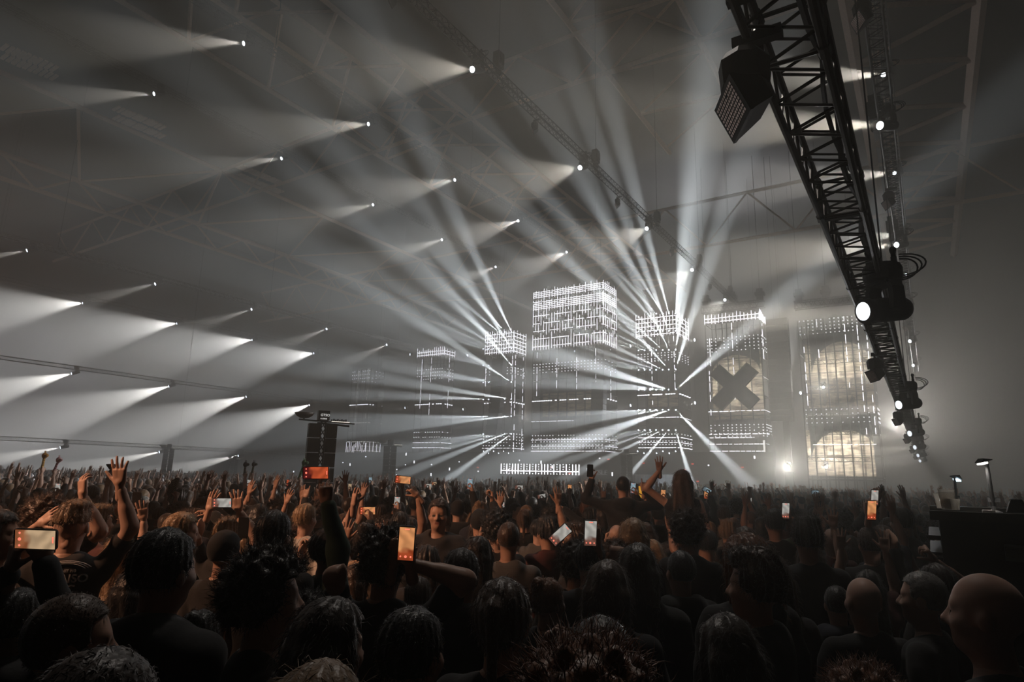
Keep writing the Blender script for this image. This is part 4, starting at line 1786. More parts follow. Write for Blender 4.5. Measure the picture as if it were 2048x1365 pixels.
delay_tower(649, 823, 17, 'nearest black speaker tower with bowl and lit lettering, left of centre', True)
delay_tower(782, 881, 46, 'middle distance black speaker tower in front of the leftmost stage towers')
delay_tower(1253, 899, 50, 'far speaker tower right of the white light fence')
delay_tower(340, 889, 58, 'hazy grey speaker tower over the left crowd')
delay_tower(470, 913, 66, 'farthest faint speaker tower, between the two left ones')

# ------------------------------------------------------------------ phones
def screen_mat(name, top, bottom, strength):
    m = bpy.data.materials.new(name)
    m.use_nodes = True
    nt = m.node_tree
    b = nt.nodes['Principled BSDF']
    tc = nt.nodes.new('ShaderNodeTexCoord')
    sp = nt.nodes.new('ShaderNodeSeparateXYZ')
    nt.links.new(tc.outputs['Generated'], sp.inputs[0])
    cr = nt.nodes.new('ShaderNodeValToRGB')
    cr.color_ramp.elements[0].position = .30
    cr.color_ramp.elements[0].color = (*bottom, 1)
    cr.color_ramp.elements[1].position = .42
    cr.color_ramp.elements[1].color = (*top, 1)
    nz = nt.nodes.new('ShaderNodeTexWave')
    nz.inputs['Scale'].default_value = 9
    nz.inputs['Distortion'].default_value = 9
    nz.bands_direction = 'DIAGONAL'
    nt.links.new(tc.outputs['Object'], nz.inputs['Vector'])
    add = nt.nodes.new('ShaderNodeMath')
    add.operation = 'MULTIPLY_ADD'
    add.inputs[1].default_value = .10
    nt.links.new(nz.outputs['Fac'], add.inputs[0])
    nt.links.new(sp.outputs['Z'], add.inputs[2])
    nt.links.new(add.outputs[0], cr.inputs[0])
    mul = nt.nodes.new('ShaderNodeVectorMath')
    mul.operation = 'SCALE'
    mr = nt.nodes.new('ShaderNodeMapRange')
    mr.inputs[3].default_value = .75
    mr.inputs[4].default_value = 1.15
    nt.links.new(nz.outputs['Fac'], mr.inputs[0])
    nt.links.new(cr.outputs[0], mul.inputs[0])
    nt.links.new(mr.outputs[0], mul.inputs['Scale'])
    nt.links.new(mul.outputs[0], b.inputs['Emission Color'])
    b.inputs['Emission Strength'].default_value = strength
    b.inputs['Base Color'].default_value = (.01, .01, .01, 1)
    return m


SCR = {'orange': screen_mat('screen_orange', (.62, .26, .10), (.30, .05, .015), 1.0),
       'tan': screen_mat('screen_tan', (.50, .34, .20), (.30, .10, .04), .9),
       'red': screen_mat('screen_red', (.55, .09, .03), (.10, .01, .01), .8),
       'grey': screen_mat('screen_grey', (.42, .40, .36), (.16, .07, .05), .9),
       'blue': screen_mat('screen_blue', (.30, .42, .48), (.12, .16, .18), .8),
       'amber': screen_mat('screen_amber', (.75, .38, .03), (.55, .25, .02), 1.0)}
NPH = [0]


def phone(px, py, depth, ang, screen, lab, size=.155, turn=0.0, lit=True):
    """ang: tilt of the long side from image vertical, degrees clockwise; screen faces the viewer"""
    P = at_d(px, py, depth)
    a = math.radians(ang)
    up = cam2world(math.sin(a), math.cos(a))
    back = cam2world(math.sin(turn), 0, math.cos(turn))      # away from viewer
    back = unit(back - np.dot(back, up) * up)
    right = np.cross(back, up) * 1.0
    right = np.cross(back, up)
    Mx = Matrix([[right[0], back[0], up[0], P[0]], [right[1], back[1], up[1], P[1]], [right[2], back[2], up[2], P[2]], [0, 0, 0, 1]])
    o = empty('phone', mat=Mx)
    tag(o, lab, 'phone', 'phones held up in the crowd')
    h, w, t = size / 2, size * .24, .0042
    mb = MB()
    c = .012
    pr = []
    for (sx, sz) in ((1, 1), (-1, 1), (-1, -1), (1, -1)):
        for i in range(4):
            th = math.atan2(sz, sx) - math.pi / 4 + i * math.pi / 6
            pr.append((sx * (w - c) + c * math.cos(th), sz * (h - c) + c * math.sin(th)))
    mb.prism(pr[::-1], -t, t)
    mb.build('case', newmat('phone_case', (.05, .045, .04), .3, .5) if NPH[0] == 0 else bpy.data.materials['phone_case'], o)
    NPH[0] += 1
    mb = MB()
    mb.box((-w + .004, -t - .0008, -h + .006), (w - .004, -t - .0001, h - .006))
    mb.build('screen', SCR[screen] if lit else M['black'], o)
    if lit and size * F / depth > 22:
        mb = MB()
        mb.lathe([(.006, -.0004), (.006, .0004)], (0, -t - .001, -h + .022), 12, 0, rotm('X', 90))
        mb.lathe([(.004, -.0004), (.004, .0004)], (-w * .6, -t - .001, -h + .022), 10, 0, rotm('X', 90))
        mb.lathe([(.004, -.0004), (.004, .0004)], (w * .6, -t - .001, -h + .022), 10, 0, rotm('X', 90))
        mb.box((-.011, -t - .0014, h - .016), (.011, -t - .001, h - .011))
        mb.build('record_button', M['redbtn'], o)
    return o


M['redbtn'] = newmat('record_red', (.3, .05, .05), emit=(1, .22, .14), es=1.2)

# ------------------------------------------------------------------ the crowd: named people first
STG = (-30.0, 65.0)


def toward_stage(p):
    return math.atan2(STG[0] - p[0], STG[1] - p[1])


def place(px, py, w, hw=.175, top=1.80, smin=.90, smax=1.08):
    depth = hw * F / w
    P = at_d(px, py, depth)
    s = P[2] / top
    if s < smin or s > smax:
        s = min(max(s, smin), smax)
        rz = ray(px, py)[2]
        depth = (top * s - CH) / rz
        P = at_d(px, py, depth)
    return P, s, depth


KEEP = [(115, 1080, 195, 1185, 4.0)]                                      # pixel boxes (x0,y0,x1,y1,depth) nobody random may cover


def hero(key, px, py, w, face, top, hair, hcol, ccol, label, right='down', left='down', skin=0, sit=False, h=.0125, zoff=None):
    """arms may be names or dicts: wrist pixel, depth offset, finger dir and palm dir in image terms"""
    P, s, depth = place(px, py, w) if not sit else (at_d(px, py, .18 * F / w), 1.0, .18 * F / w)
    loc = np.array([P[0], P[1], 0.0])
    if sit: loc[2] = P[2] - 1.80 * s
    hd = toward_stage(P) + math.radians(face)
    arms = []
    for side, spec in ((1, right), (-1, left)):
        if isinstance(spec, dict):
            wp = at_d(spec['p'][0], spec['p'][1], depth + spec.get('dz', 0))
            W = world_to_local(loc, hd, s, wp)
            fu = spec.get('u', (0, 1, .1))
            fn = spec.get('n', (0, 0, 1))
            toL = lambda v: world_to_local((0, 0, 0), hd, 1, cam2world(*v))
            hint = toL(spec.get('hint', (side * .6, -.7, 0)))
            E, W = ik(SHO[side], W, hint)
            arms.append((E, W, toL(fu), toL(fn), spec.get('hand', 'open')))
        else:
            arms.append(spec)
    variant(key, arms[0], arms[1], top, h=h, hh=.0045, sit=sit)
    o = person(loc, hd, s, key, hair, hcol, ccol, skin, label, 'people in the crowd')
    if not sit: OCC.append((P[0], P[1], .20))
    sz = .25 * F / depth
    if sz < 90:
        KEEP.append((px - w * .55, py - 2, px + w * .55, py + sz * .75, depth))
    for spec in (right, left):
        if isinstance(spec, dict):
            q = spec['p']
            KEEP.append((q[0] - w * .3, q[1] - .2 * F / depth, q[0] + w * .3, q[1] + .1 * F / depth, depth))
    return o, loc, hd, s, depth


U = (0, 1, .1)
h1 = hero('h1', 152, 1006, 56, -30, 'tee', 'fade', 'fair', 'dark', 'person in dark top with pale back lettering, right arm raised high at left', skin=2,
          right=dict(p=(240, 972), u=(-.08, 1, .05), n=(0, -.1, 1), hint=(.9, -.5, 0), hand='open'), left=dict(p=(130, 1100), dz=-.1, hand='relax'))
hero('h2', 4, 1020, 62, 60, 'tee', 'short', 'dark brown', 'black', 'person at the left picture edge, face turned right and lit orange', skin=0)
hero('h3', 370, 1026, 52, 55, 'tee', 'short', 'blond', 'black', 'fair haired person in profile looking up right, left of the landscape phone', skin=2)
hero('h4', 458, 1040, 44, 5, 'tee', 'quiff', 'fair', 'black', 'fair haired person holding the landscape phone with both hands', skin=2,
     right=dict(p=(478, 1022), dz=-.15, u=(-.2, 1, .1), n=(-.3, 0, 1), hint=(.9, -.5, 0), hand='open'),
     left=dict(p=(418, 1022), dz=-.15, u=(.25, 1, .1), n=(.3, 0, 1), hint=(-.9, -.5, 0), hand='open'))
hero('h5', 614, 1008, 38, 12, 'tee', 'short', 'blond', 'white', 'blond short haired person in a white shirt left of the raised dark sleeve', skin=2)
hero('h6', 662, 1058, 58, 50, 'jacket', 'short', 'dark brown', 'green', 'person raising a dark sleeved arm with a red lit landscape phone',
     right=dict(p=(650, 962), dz=-.1, u=(-.1, 1, .05), n=(-.2, 0, 1), hint=(.6, -.5, .1), hand='grip'))
hero('h7', 735, 1048, 44, 0, 'tee', 'bun', 'dark brown', 'beige', 'person in beige top raising a bare left arm with two fingers up', skin=2,
     left=dict(p=(712, 985), dz=-.05, u=(.1, 1, 0), n=(.8, 0, .5), hint=(-.6, -.6, 0), hand='horns'))
hero('h8', 802, 1024, 36, -5, 'vest', 'short', 'black', 'black', 'person with a tattooed right arm holding an orange lit landscape phone', skin=1,
     right=dict(p=(836, 975), dz=-.05, u=(-.6, .8, 0), n=(-.5, -.5, .6), hint=(.9, -.3, 0), hand='grip'))
hero('h9', 879, 998, 47, 172, 'jacket', 'short', 'dark brown', 'dark', 'dark jacket person turned to face the camera, shoulders rim lit')
hero('h10', 776, 1068, 74, 5, 'tee', 'curly', 'dark brown', 'black', 'curly haired person filming with the brightest upright phone left of centre',
     right=dict(p=(820, 1128), dz=-.15, u=(-.15, 1, 0), n=(-.6, 0, .7), hint=(.9, -.4, 0), hand='grip'),
     left=dict(p=(786, 1128), dz=-.15, u=(.2, 1, 0), n=(.6, 0, .7), hint=(-.9, -.4, 0), hand='grip'))
hero('h11', 925, 1098, 70, 4, 'hoodie', 'short', 'dark brown', 'black', 'dark round head right of the brightest upright phone')
hero('h12', 1018, 1044, 46, -4, 'tee', 'buzz', 'brown', 'grey', 'close cropped head with one rim lit ear, centre')
hero('h13', 1008, 1160, 104, 8, 'tee', 'tail', 'brown', 'black', 'brown haired person wearing a pale headband, low centre')
hero('h14', 1216, 1126, 74, 10, 'tee', 'long', 'brown', 'black', 'long haired person with a thin headband and rim lit ear')
hero('h15', 1152, 1090, 54, 5, 'tee', 'curly', 'dark brown', 'black', 'tousled dark head just below the bright upright phone')
hero('h16', 1226, 1088, 48, -5, 'tee', 'curly', 'brown', 'dark', 'tousled head right of the arm holding the bright upright phone')
hero('h17', 1266, 1040, 46, 0, 'tee', 'long', 'blond', 'dark', 'straight haired blond head under the waving woman, outlined by light')
hero('h18', 1276, 1092, 66, 10, 'hoodie', 'long', 'dark brown', 'black', 'large long haired dark head right of the headband wearer')
hero('h19', 1180, 1078, 58, 0, 'tee', 'short', 'black', 'black', 'dark head of the person filming with the bright upright phone',
     right=dict(p=(1194, 1092), dz=-.1, u=(-.15, 1, 0), n=(-.6, 0, .7), hint=(.9, -.4, 0), hand='grip'))
hero('h20', 1378, 1026, 48, 35, 'tee', 'curly', 'brown', 'black', 'curly brown haired person in front of the woman on shoulders')
hero('h21', 1488, 1054, 44, -10, 'tee', 'short', 'brown', 'black', 'brown short haired head above the pair of large profile heads')
hero('h22', 1488, 1074, 72, -25, 'hoodie', 'bob', 'ginger', 'black', 'ginger lit hair above the large profile head right of centre')
hero('h23', 1505, 1106, 84, -60, 'jacket', 'quiff', 'brown', 'black', 'large head in profile looking left with rim lit fringe')
hero('h24', 1722, 1150, 70, -8, 'tee', 'bald', 'brown', 'black', 'bald head with a bright rim in the lower right', skin=2)
hero('h25', 1838, 1142, 72, -55, 'tee', 'buzz', 'grey', 'black', 'cropped grey head in profile, left of the largest bald head', skin=2)
hero('h26', 1958, 1137, 108, -55, 'tee', 'bald', 'grey', 'black', 'largest bald head in profile in front of the black booth', skin=2)
hero('h27', 1868, 1128, 60, -20, 'tee', 'short', 'dark brown', 'black', 'person raising a loose fist in front of the booth side', skin=1,
     right=dict(p=(1868, 1122), dz=.1, u=(-.5, .8, 0), n=(-.7, -.5, .3), hint=(.7, -.8, 0), hand='fist'))
hero('h28', 1612, 1037, 50, 0, 'tee', 'quiff', 'dark brown', 'dark', 'spiky dark head right of the small upright phone', skin=1)
hero('h29', 1548, 1018, 36, 0, 'tee', 'short', 'black', 'black', 'dark head of the person filming with the small upright phone, right of centre',
     right=dict(p=(1578, 1042), dz=-.05, u=(-.1, 1, 0), n=(-.6, 0, .7), hint=(.9, -.4, 0), hand='grip'))
hero('h30', 1800, 1016, 40, -10, 'jacket', 'short', 'dark brown', 'dark', 'person reaching up with the higher of two stacked phones at right',
     left=dict(p=(1752, 1004), dz=-.05, u=(-.1, 1, 0), n=(.6, 0, .7), hint=(-.3, -.9, 0), hand='grip'))
hero('h31', 1738, 1054, 44, 0, 'tee', 'short', 'brown', 'black', 'person reaching up with the lower orange lit phone at right',
     right=dict(p=(1738, 1032), dz=-.05, u=(.1, 1, 0), n=(.6, 0, .7), hint=(.6, -.7, 0), hand='grip'))
hero('h32', 545, 1112, 104, 55, 'tee', 'curly', 'dark brown', 'black', 'large curly dark head turned right with a lit ear and nose', skin=2)
hero('h33', 340, 1058, 118, 10, 'hoodie', 'short', 'black', 'black', 'very large black silhouetted head with a hood behind the shoulders, left')
hero('h34', 552, 1022, 60, 0, 'tee', 'short', 'black', 'black', 'dark silhouetted round head in front of the white shirt')
hero('h35', 455, 1062, 56, 8, 'tee', 'cap', 'black', 'black', 'silhouetted person in a black cap below the landscape phone')
hero('h36', 160, 1186, 130, 45, 'tee', 'buzz', 'brown', 'black', 'big cropped head in the lower left looking right, faint rim', skin=0)
hero('h37', 215, 1300, 205, 20, 'tee', 'short', 'dark brown', 'grey', 'very near dark head at the bottom left in a grey shirt', skin=0)
hero('h38', 645, 1336, 170, 5, 'tee', 'long', 'fair', 'black', 'top of a very near fair head at the bottom edge, left of centre')
hero('h39', 1172, 1310, 205, 0, 'tee', 'curly', 'ginger', 'black', 'top of a very near curly brown head with orange rim at the bottom centre')  # brown hair; its orange rim light is put into the hair colour
hero('h40', 1722, 1345, 95, 0, 'tee', 'curly', 'ginger', 'black', 'small lit curl of a near head at the bottom right edge')  # orange light on this head is put into the hair colour
hero('h41', 1450, 1235, 100, -20, 'jacket', 'long', 'dark brown', 'black', 'near dark long haired silhouette below the large profile head')
hero('h42', 45, 1178, 90, 0, 'hoodie', 'short', 'black', 'dark', 'dark hooded person holding the tan lit landscape phone at far left',
     right=dict(p=(88, 1122), dz=-.1, u=(-.2, 1, 0), n=(-.5, 0, .7), hint=(.1, -1, 0), hand='grip'),
     left=dict(p=(30, 1120), dz=-.1, u=(.2, 1, 0), n=(.5, 0, .7), hint=(-.8, -.5, 0), hand='grip'))
hero('h43', 100, 1000, 50, 0, 'tee', 'curly', 'brown', 'black', 'person raising crossed forearms with a black wristband at left', skin=2,
     right=dict(p=(166, 992), dz=-.1, u=(-.2, .9, .2), n=(.2, .4, .7), hint=(.4, -.9, 0), hand='relax'),
     left=dict(p=(78, 1050), dz=-.2, u=(.8, .6, 0), n=(.2, -.5, .8), hint=(-.5, -.8, 0), hand='open'))
hero('h44', 246, 1075, 44, 20, 'tee', 'long', 'fair', 'beige', 'fair long haired person in a beige top beside the raised bare arm', skin=2,
     right=dict(p=(292, 1020), dz=0, u=(-.1, 1, 0), n=(-.5, 0, .8), hint=(.5, -.8, 0), hand='open'),
     left=dict(p=(276, 1010), dz=.2, u=(0, 1, 0), n=(.3, 0, .8), hint=(-.3, -.8, 0), hand='grip'))
hero('h45', 830, 1215, 120, 20, 'hoodie', 'short', 'black', 'grey', 'near silhouette with a grey hooded shoulder, low centre left')
hero('h46', 668, 1205, 118, 35, 'jacket', 'long', 'dark brown', 'green', 'near long haired silhouette in a dark green jacket')
# two people sitting on shoulders, cut out black against the stage
s1 = hero('s1', 1246, 953, 29, 0, 'hoodie', 'buzz', 'black', 'black', 'man sitting on shoulders, left arm stretched out with a phone, right hand in horns', sit=True,
          left=dict(p=(1184, 960), dz=0, u=(-.25, 1, 0), n=(.7, 0, .7), hint=(-.3, -.9, 0), hand='grip'),
          right=dict(p=(1288, 984), dz=-.05, u=(.05, 1, 0), n=(0, 0, 1), hint=(.5, -.9, 0), hand='horns'))
s2 = hero('s2', 1364, 942, 31, 3, 'vest', 'long', 'brown', 'black', 'long haired woman sitting on shoulders waving her raised left hand', sit=True, skin=2,
          left=dict(p=(1319, 942), dz=0, u=(-.05, 1, 0), n=(0, 0, 1), hint=(-.9, -.5, 0), hand='open'))
for key, (o, loc, hd, s, depth), w_, lab in (('c1', s1, 0, 'black silhouetted man carrying the phone waving man on his shoulders'),
                                             ('c2', s2, 0, 'silhouetted person carrying the waving woman on the shoulders')):
    # the carrier: the seat rests on the shoulders, thighs go forward on both sides of his head
    variant('carry', 'down', 'down', 'tee')
    cs = (loc[2] + .84) / 1.47
    fwd = np.array([math.sin(hd), math.cos(hd)])
    cl = (loc[0] + fwd[0] * .16, loc[1] + fwd[1] * .16, 0)
    person(cl, hd, cs, 'carry', 'short', 'black', 'black', 0, lab, 'people in the crowd')
    OCC.append((cl[0], cl[1], .30))

# lettering on the back of the dark top
o1, loc1, hd1, s1_, dep1 = h1
WHT = newmat('print_white', (.85, .82, .8), .6)
for (t, sz, z, x) in (('MAISO', .062, 1.375, .05), ('ERC', .062, 1.32, .03), ('UNIT 190', .020, 1.43, .04)):
    cu = bpy.data.curves.new('letters', 'FONT')
    cu.body = t
    cu.size = sz
    cu.extrude = .001
    cu.offset = .0012
    cu.align_x = 'CENTER'
    tob = bpy.data.objects.new('letters_tmp', cu)
    me = bpy.data.meshes.new_from_object(tob)
    bpy.data.objects.remove(tob)
    me.materials.append(WHT)
    V, Q = VAR['h1'][5][2], VAR['h1'][5][3]
    for v in me.vertices:                       # wrap onto the cloth
        X_, Z_ = v.co.x + x, v.co.y + z
        m_ = (abs(V[:, 0] - X_) < .02) & (abs(V[:, 2] - Z_) < .02) & (V[:, 1] < 0)
        y = V[m_][:, 1].min() if m_.any() else -.14
        v.co = (X_, y - .004 - (.001 if v.co.z > 0 else 0), Z_)
    mkobj('lettering', me, o1)
mb = MB()
for k in range(3):
    r = .10 + .014 * k
    pts = []
    for i in range(15):
        th = math.radians(25 + 130 * i / 14)
        X_, Z_ = r * math.cos(th) + .03, 1.425 + r * math.sin(th) * .5
        m_ = (abs(V[:, 0] - X_) < .02) & (abs(V[:, 2] - Z_) < .02) & (V[:, 1] < 0)
        pts.append((X_, (V[m_][:, 1].min() if m_.any() else -.14) - .003, Z_))
    mb.path(pts, .0022, 4)
mb.build('printed_arc', WHT, o1)


def headband(h, rad=.006, mat=None):
    o = h[0]
    mb = MB()
    pts = []
    for i in range(19):
        th = math.pi * i / 18
        pts.append((.094 * math.cos(th), -.005 + .02 * math.sin(th), 1.672 + .126 * math.sin(th)))
    mb.path(pts, rad, 6)
    b = mb.build('headband', mat or newmat('headband_white', (.7, .66, .6), .3), o, True)


for (o, loc, var, *_r) in list(PEOPLE):
    if var == 'h13': headband((o,), .007)
    if var == 'h14': headband((o,), .003)

# phones in hands (pixel, depth taken from the holder)
dep = {}
for (o, loc, var, *_r) in PEOPLE:
    dep[var] = proj((loc[0], loc[1], 1.7))[2]
phone(444, 1006, dep['h4'] - .2, 90, 'grey', 'landscape phone held in two hands, small pale screen, left')
phone(632, 946, dep['h6'] - .12, 90, 'red', 'landscape phone with a red screen raised by a dark sleeve')
phone(806, 960, dep['h8'] - .08, 96, 'orange', 'landscape phone with an orange screen raised by a tattooed arm')
phone(813, 1088, dep['h10'] - .2, 4, 'orange', 'large upright phone with orange screen and red button, left of centre')
phone(1181, 1067, dep['h19'] - .14, 2, 'grey', 'upright phone with a pale grey screen near the centre')
phone(1120, 1070, dep['h19'] + .3, 48, 'grey', 'tilted phone with a dim screen left of the bright upright phone')
phone(72, 1079, dep['h42'] - .2, 92, 'tan', 'landscape phone with a tan screen at the far left')
phone(1180, 942, dep['s1'] - .05, 2, 'grey', 'dark unlit phone in the stretched hand of the man on shoulders', lit=False)
phone(1571, 1022, dep['h29'] - .08, 2, 'grey', 'small upright phone with grey screen right of centre')
phone(1749, 996, dep['h30'] - .08, 2, 'grey', 'higher of two small upright phones at right, pale screen')
phone(1743, 1021, dep['h31'] - .08, 2, 'orange', 'lower of two small upright phones at right, orange screen')
phone(274, 1004, dep['h44'] + .15, 2, 'blue', 'dark backed upright phone held beside the raised bare arm', lit=False)
phone(487, 1056, dep['h4'] - .35, 4, 'blue', 'dark upright phone beside the fair head, left', lit=False)

# small phones and amber cup farther in the crowd, each over a raised hand
VARS = [('v_down', 'down', 'down', 'tee'), ('v_down2', 'bent', 'down', 'hoodie'), ('v_up', 'up', 'down', 'tee'), ('v_two', 'high', 'high', 'tee'),
        ('v_horns', 'horns', 'down', 'jacket'), ('v_wave', 'down', 'wave', 'tee'), ('v_fist', 'fist', 'bent', 'vest'), ('v_point', 'down', 'point', 'tee'),
        ('v_phone', 'phone', 'phone', 'tee'), ('v_phonehigh', 'phonehigh', 'down', 'hoodie'), ('v_wave2', 'wave', 'up', 'vest'), ('v_hair', 'hair', 'down', 'jacket')]
for v in VARS: variant(*v, h=.016, hh=.006)
DESC = {'v_down': 'arms down', 'v_down2': 'forearm bent', 'v_up': 'hand up', 'v_two': 'both arms up', 'v_horns': 'making horns', 'v_wave': 'left arm waving',
        'v_fist': 'fist up', 'v_point': 'pointing up', 'v_phone': 'hands at chest', 'v_phonehigh': 'gripping overhead', 'v_wave2': 'arms spread up', 'v_hair': 'hand on head'}
# ---- things held above the far crowd
def held_up(px, py, depth, name, lab, cat, build, group=None):
    """a person in the crowd lifts a thing on a raised arm"""
    P = at_d(px, py, depth)
    root = empty(name, P)
    build(root)
    tag(root, lab, cat, group)
    hd = toward_stage(P)
    e, w, u, n_, pose = arm_of('high', 1)
    key = 'v_hold'
    variant(key, ((.21, .08, 1.69), (.17, .10, 1.93), (-.1, .3, .9), (-1, .2, 0), 'fist'), 'down', 'tee', h=.016, hh=.006)
    grip = np.array([.12, .12, 2.02])
    s = min(1.12, max(.85, P[2] / 2.02))
    g = local_to_world((0, 0, 0), hd, s, grip)
    loc = (P[0] - g[0], P[1] - g[1], 0)
    OCC.append((loc[0], loc[1], .2))
    person(loc, hd, s, key, 'short', 'brown', 'black', 0, 'person lifting the %s' % lab, 'people in the crowd')


def inflatable(col, head_col, L, lean, kind):
    def b(root):
        mb = MB()
        pts = [(lean * t * L, 0, -.06 + L * t) for t in np.linspace(0, 1, 7)]
        for i in range(6):
            mb.tube(pts[i], pts[i + 1], .028 - .001 * i, 10, r2=.030 - .001 * i)
        mb.build('body', newmat('vinyl_' + kind, col, .35), root, True)
        mb = MB()
        x, y, z = pts[-1]
        mb.lathe([(.01, -.05), (.045, -.03), (.055, .02), (.035, .06), (.01, .07)], (x, y, z), 10)
        mb.lathe([(.008, 0), (.03, .02), (.034, .08), (.015, .10)], (x + .03, y, z), 8, 0, rotm('Y', 80))
        for sx in (-.02, .02):
            mb.tube((x + sx, y, z + .05), (x + sx, y, z + .11), .008, 6)
        mb.build('head', newmat('vinyl_head_' + kind, head_col, .35), root, True)
    return b


held_up(84, 936, 13.5, 'inflatable_toy', 'yellow long necked inflatable toy above the left crowd', 'toy', inflatable((.55, .30, .06), (.60, .28, .05), .30, .10, 'yellow'))
held_up(108, 940, 14, 'inflatable_toy', 'pink inflatable toy leaning right beside the yellow one', 'toy', inflatable((.55, .25, .28), (.6, .3, .32), .26, .55, 'pink'))
held_up(489, 948, 15, 'inflatable_toy', 'dark inflatable stick standing upright above the left crowd', 'toy', inflatable((.12, .10, .09), (.05, .04, .04), .26, 0, 'grey'))
held_up(503, 948, 16, 'inflatable_toy', 'thin green inflatable stick with a bent top', 'toy', inflatable((.06, .09, .05), (.05, .06, .05), .28, .2, 'olive'))
held_up(598, 955, 14, 'inflatable_toy', 'green inflatable stick leaning right beside the nearest speaker tower', 'toy', inflatable((.08, .22, .07), (.10, .2, .08), .36, .35, 'green'))


def fan_build(root):
    mb = MB()
    N = 12
    r = .20
    v, f = [(0, 0, 0), (0, .006, 0)], []
    for i in range(N + 1):
        th = math.radians(70 + 170 * i / N)
        for y in (0, .006):
            yy = y + (.012 if i % 2 else 0)
            v.append((r * math.cos(th), yy, r * math.sin(th)))
    for i in range(N):
        a = 2 + 2 * i
        f += [(0, a + 2, a), (1, a + 1, a + 3), (a, a + 2, a + 3, a + 1)]
    mb.add(np.array(v), f)
    o = mb.build('leaf', FANM, root)
    mb = MB()
    for k in range(5):
        rr_ = .06 + .03 * k
        pts = [((rr_ + (.012 if i % 2 else -.012)) * math.cos(math.radians(75 + 160 * i / 10)), -.004, (rr_ + (.012 if i % 2 else -.012)) * math.sin(math.radians(75 + 160 * i / 10))) for i in range(11)]
        mb.path(pts, .005, 4)
    mb.build('zigzag_print', M['stage'], root)
    mb = MB()
    mb.tube((0, -.003, -.05), (0, -.003, .01), .008, 6)
    mb.build('handle', M['stage'], root)


FANM = newmat('fan_paper', (.32, .28, .23), .8)
held_up(350, 985, 9.0, 'hand_fan', 'open pale folding fan with zigzag pattern, left', 'fan', fan_build)
held_up(222, 940, 9.5, 'light_dome', 'small dark dome shaped gadget beside the raised bare hand', 'gadget',
        lambda root: (lambda m: (m.lathe([(.015, -.12), (.015, 0), (.03, .01), (.07, .06), (.075, .08), (.02, .085)], n=14), m.build('dome', M['stage'], root, True)))(MB()))
held_up(1283, 985, 9.0, 'amber_cup', 'tall amber lit cup beside the horned hand', 'cup',
        lambda root: (lambda m: (m.lathe([(.028, -.08), (.040, .08), (.037, .08), (.026, -.07)], n=14), m.build('cup', newmat('amber_glow_drink', (.8, .4, .05), .2, emit=(1, .5, .05), es=.5), root, True)))(MB()))  # the cup's amber glow is emission put into its material
# small phone screens deeper in the crowd
rs = random.Random(9)
for i, (px, py, sc_, ang, dpt) in enumerate([(116, 978, 'grey', 3, 9), (498, 968, 'grey', 5, 12), (577, 968, 'red', 4, 12), (735, 1022, 'orange', 90, 6.0), (794, 1006, 'grey', 5, 8), (741, 962, 'blue', 0, 14),
                                             (856, 972, 'grey', 90, 13), (940, 969, 'blue', 3, 8.5), (998, 1010, 'grey', 90, 8.5), (1038, 975, 'grey', 90, 12), (1266, 977, 'blue', 4, 9), (1326, 990, 'orange', 3, 10),
                                             (1139, 978, 'orange', 5, 12), (1294, 977, 'grey', 90, 13), (1414, 981, 'blue', 120, 11), (1412, 990, 'orange', 3, 12), (1630, 985, 'blue', 90, 14), (1083, 993, 'grey', 80, 12),
                                             (870, 968, 'tan', 90, 15), (548, 985, 'grey', 90, 14), (700, 975, 'tan', 3, 14), (1496, 1000, 'grey', 90, 13)]):
    P = at_d(px, py, dpt)
    pl = ('leftmost of the small ones', 'above the landscape phone at left', 'red screened, left of the nearest tower', 'landscape, right of the raised bare arm', 'left of the dark jacket person', 'above the beige sleeve',
          'left of the horn signing hand', 'held high, blue lit, right of the camera facing man', 'landscape under the tallest tower', 'landscape left of the light fence end', 'just right of the man on shoulders', 'left of the waving woman',
          'below the light fence, orange', 'left of the waving hand, landscape', 'right of the waving woman, tilted and blue', 'right of the waving woman, small and orange', 'blue, below the arch tower', 'landscape, below the tallest tower, right part',
          'tan, right of the tattooed arm', 'landscape, above the dark curls', 'below the nearest tower base, right', 'landscape, below the cross tower')[i]
    phone(px, py, dpt, ang, sc_, 'small lit phone, ' + pl)
    hd = toward_stage(P)
    variant('v_hold2', ((.21, .12, 1.66), (.15, .16, 1.90), (-.1, .3, .9), (-.8, .2, 0), 'grip'), 'down', 'hoodie', h=.016, hh=.006)
    s = min(1.08, max(.82, (P[2] + .02) / 2.02))
    g = local_to_world((0, 0, 0), hd, s, (.10, .20, 2.0))
    OCC.append((P[0] - g[0], P[1] - g[1], .2))
    person((P[0] - g[0], P[1] - g[1], 0), hd, s, 'v_hold2', rs.choice(['short', 'curly', 'long', 'cap']), 'dark brown', 'black', i, 'person holding the small lit phone, ' + pl, 'people in the crowd')

HD = {'short': 'short', 'buzz': 'cropped', 'curly': 'curly', 'long': 'long', 'bob': 'bobbed', 'quiff': 'spiky', 'bun': 'tied up', 'cap': 'capped', 'tail': 'ponytailed', 'bald': 'bald'}
HLIST = ['short'] * 5 + ['buzz'] * 3 + ['curly'] * 3 + ['long'] * 4 + ['bob', 'quiff', 'quiff', 'bun', 'cap', 'tail', 'bald']
rp = random.Random(21)


def covered(px, py, w, d, hpx):
    for (x0, y0, x1, y1, dd) in KEEP:
        if d < dd and px + w * .55 > x0 and px - w * .55 < x1 and py < y1 and py + 999 > y0:
            return True
    return False


def blocked(x, y, r):
    for (a, b, c) in OCC:
        if (x - a) ** 2 + (y - b) ** 2 < (r + c) ** 2: return True
    if bx - .3 < x < bx + 3.6 and by - .3 < y < by + 1.8: return True
    return False


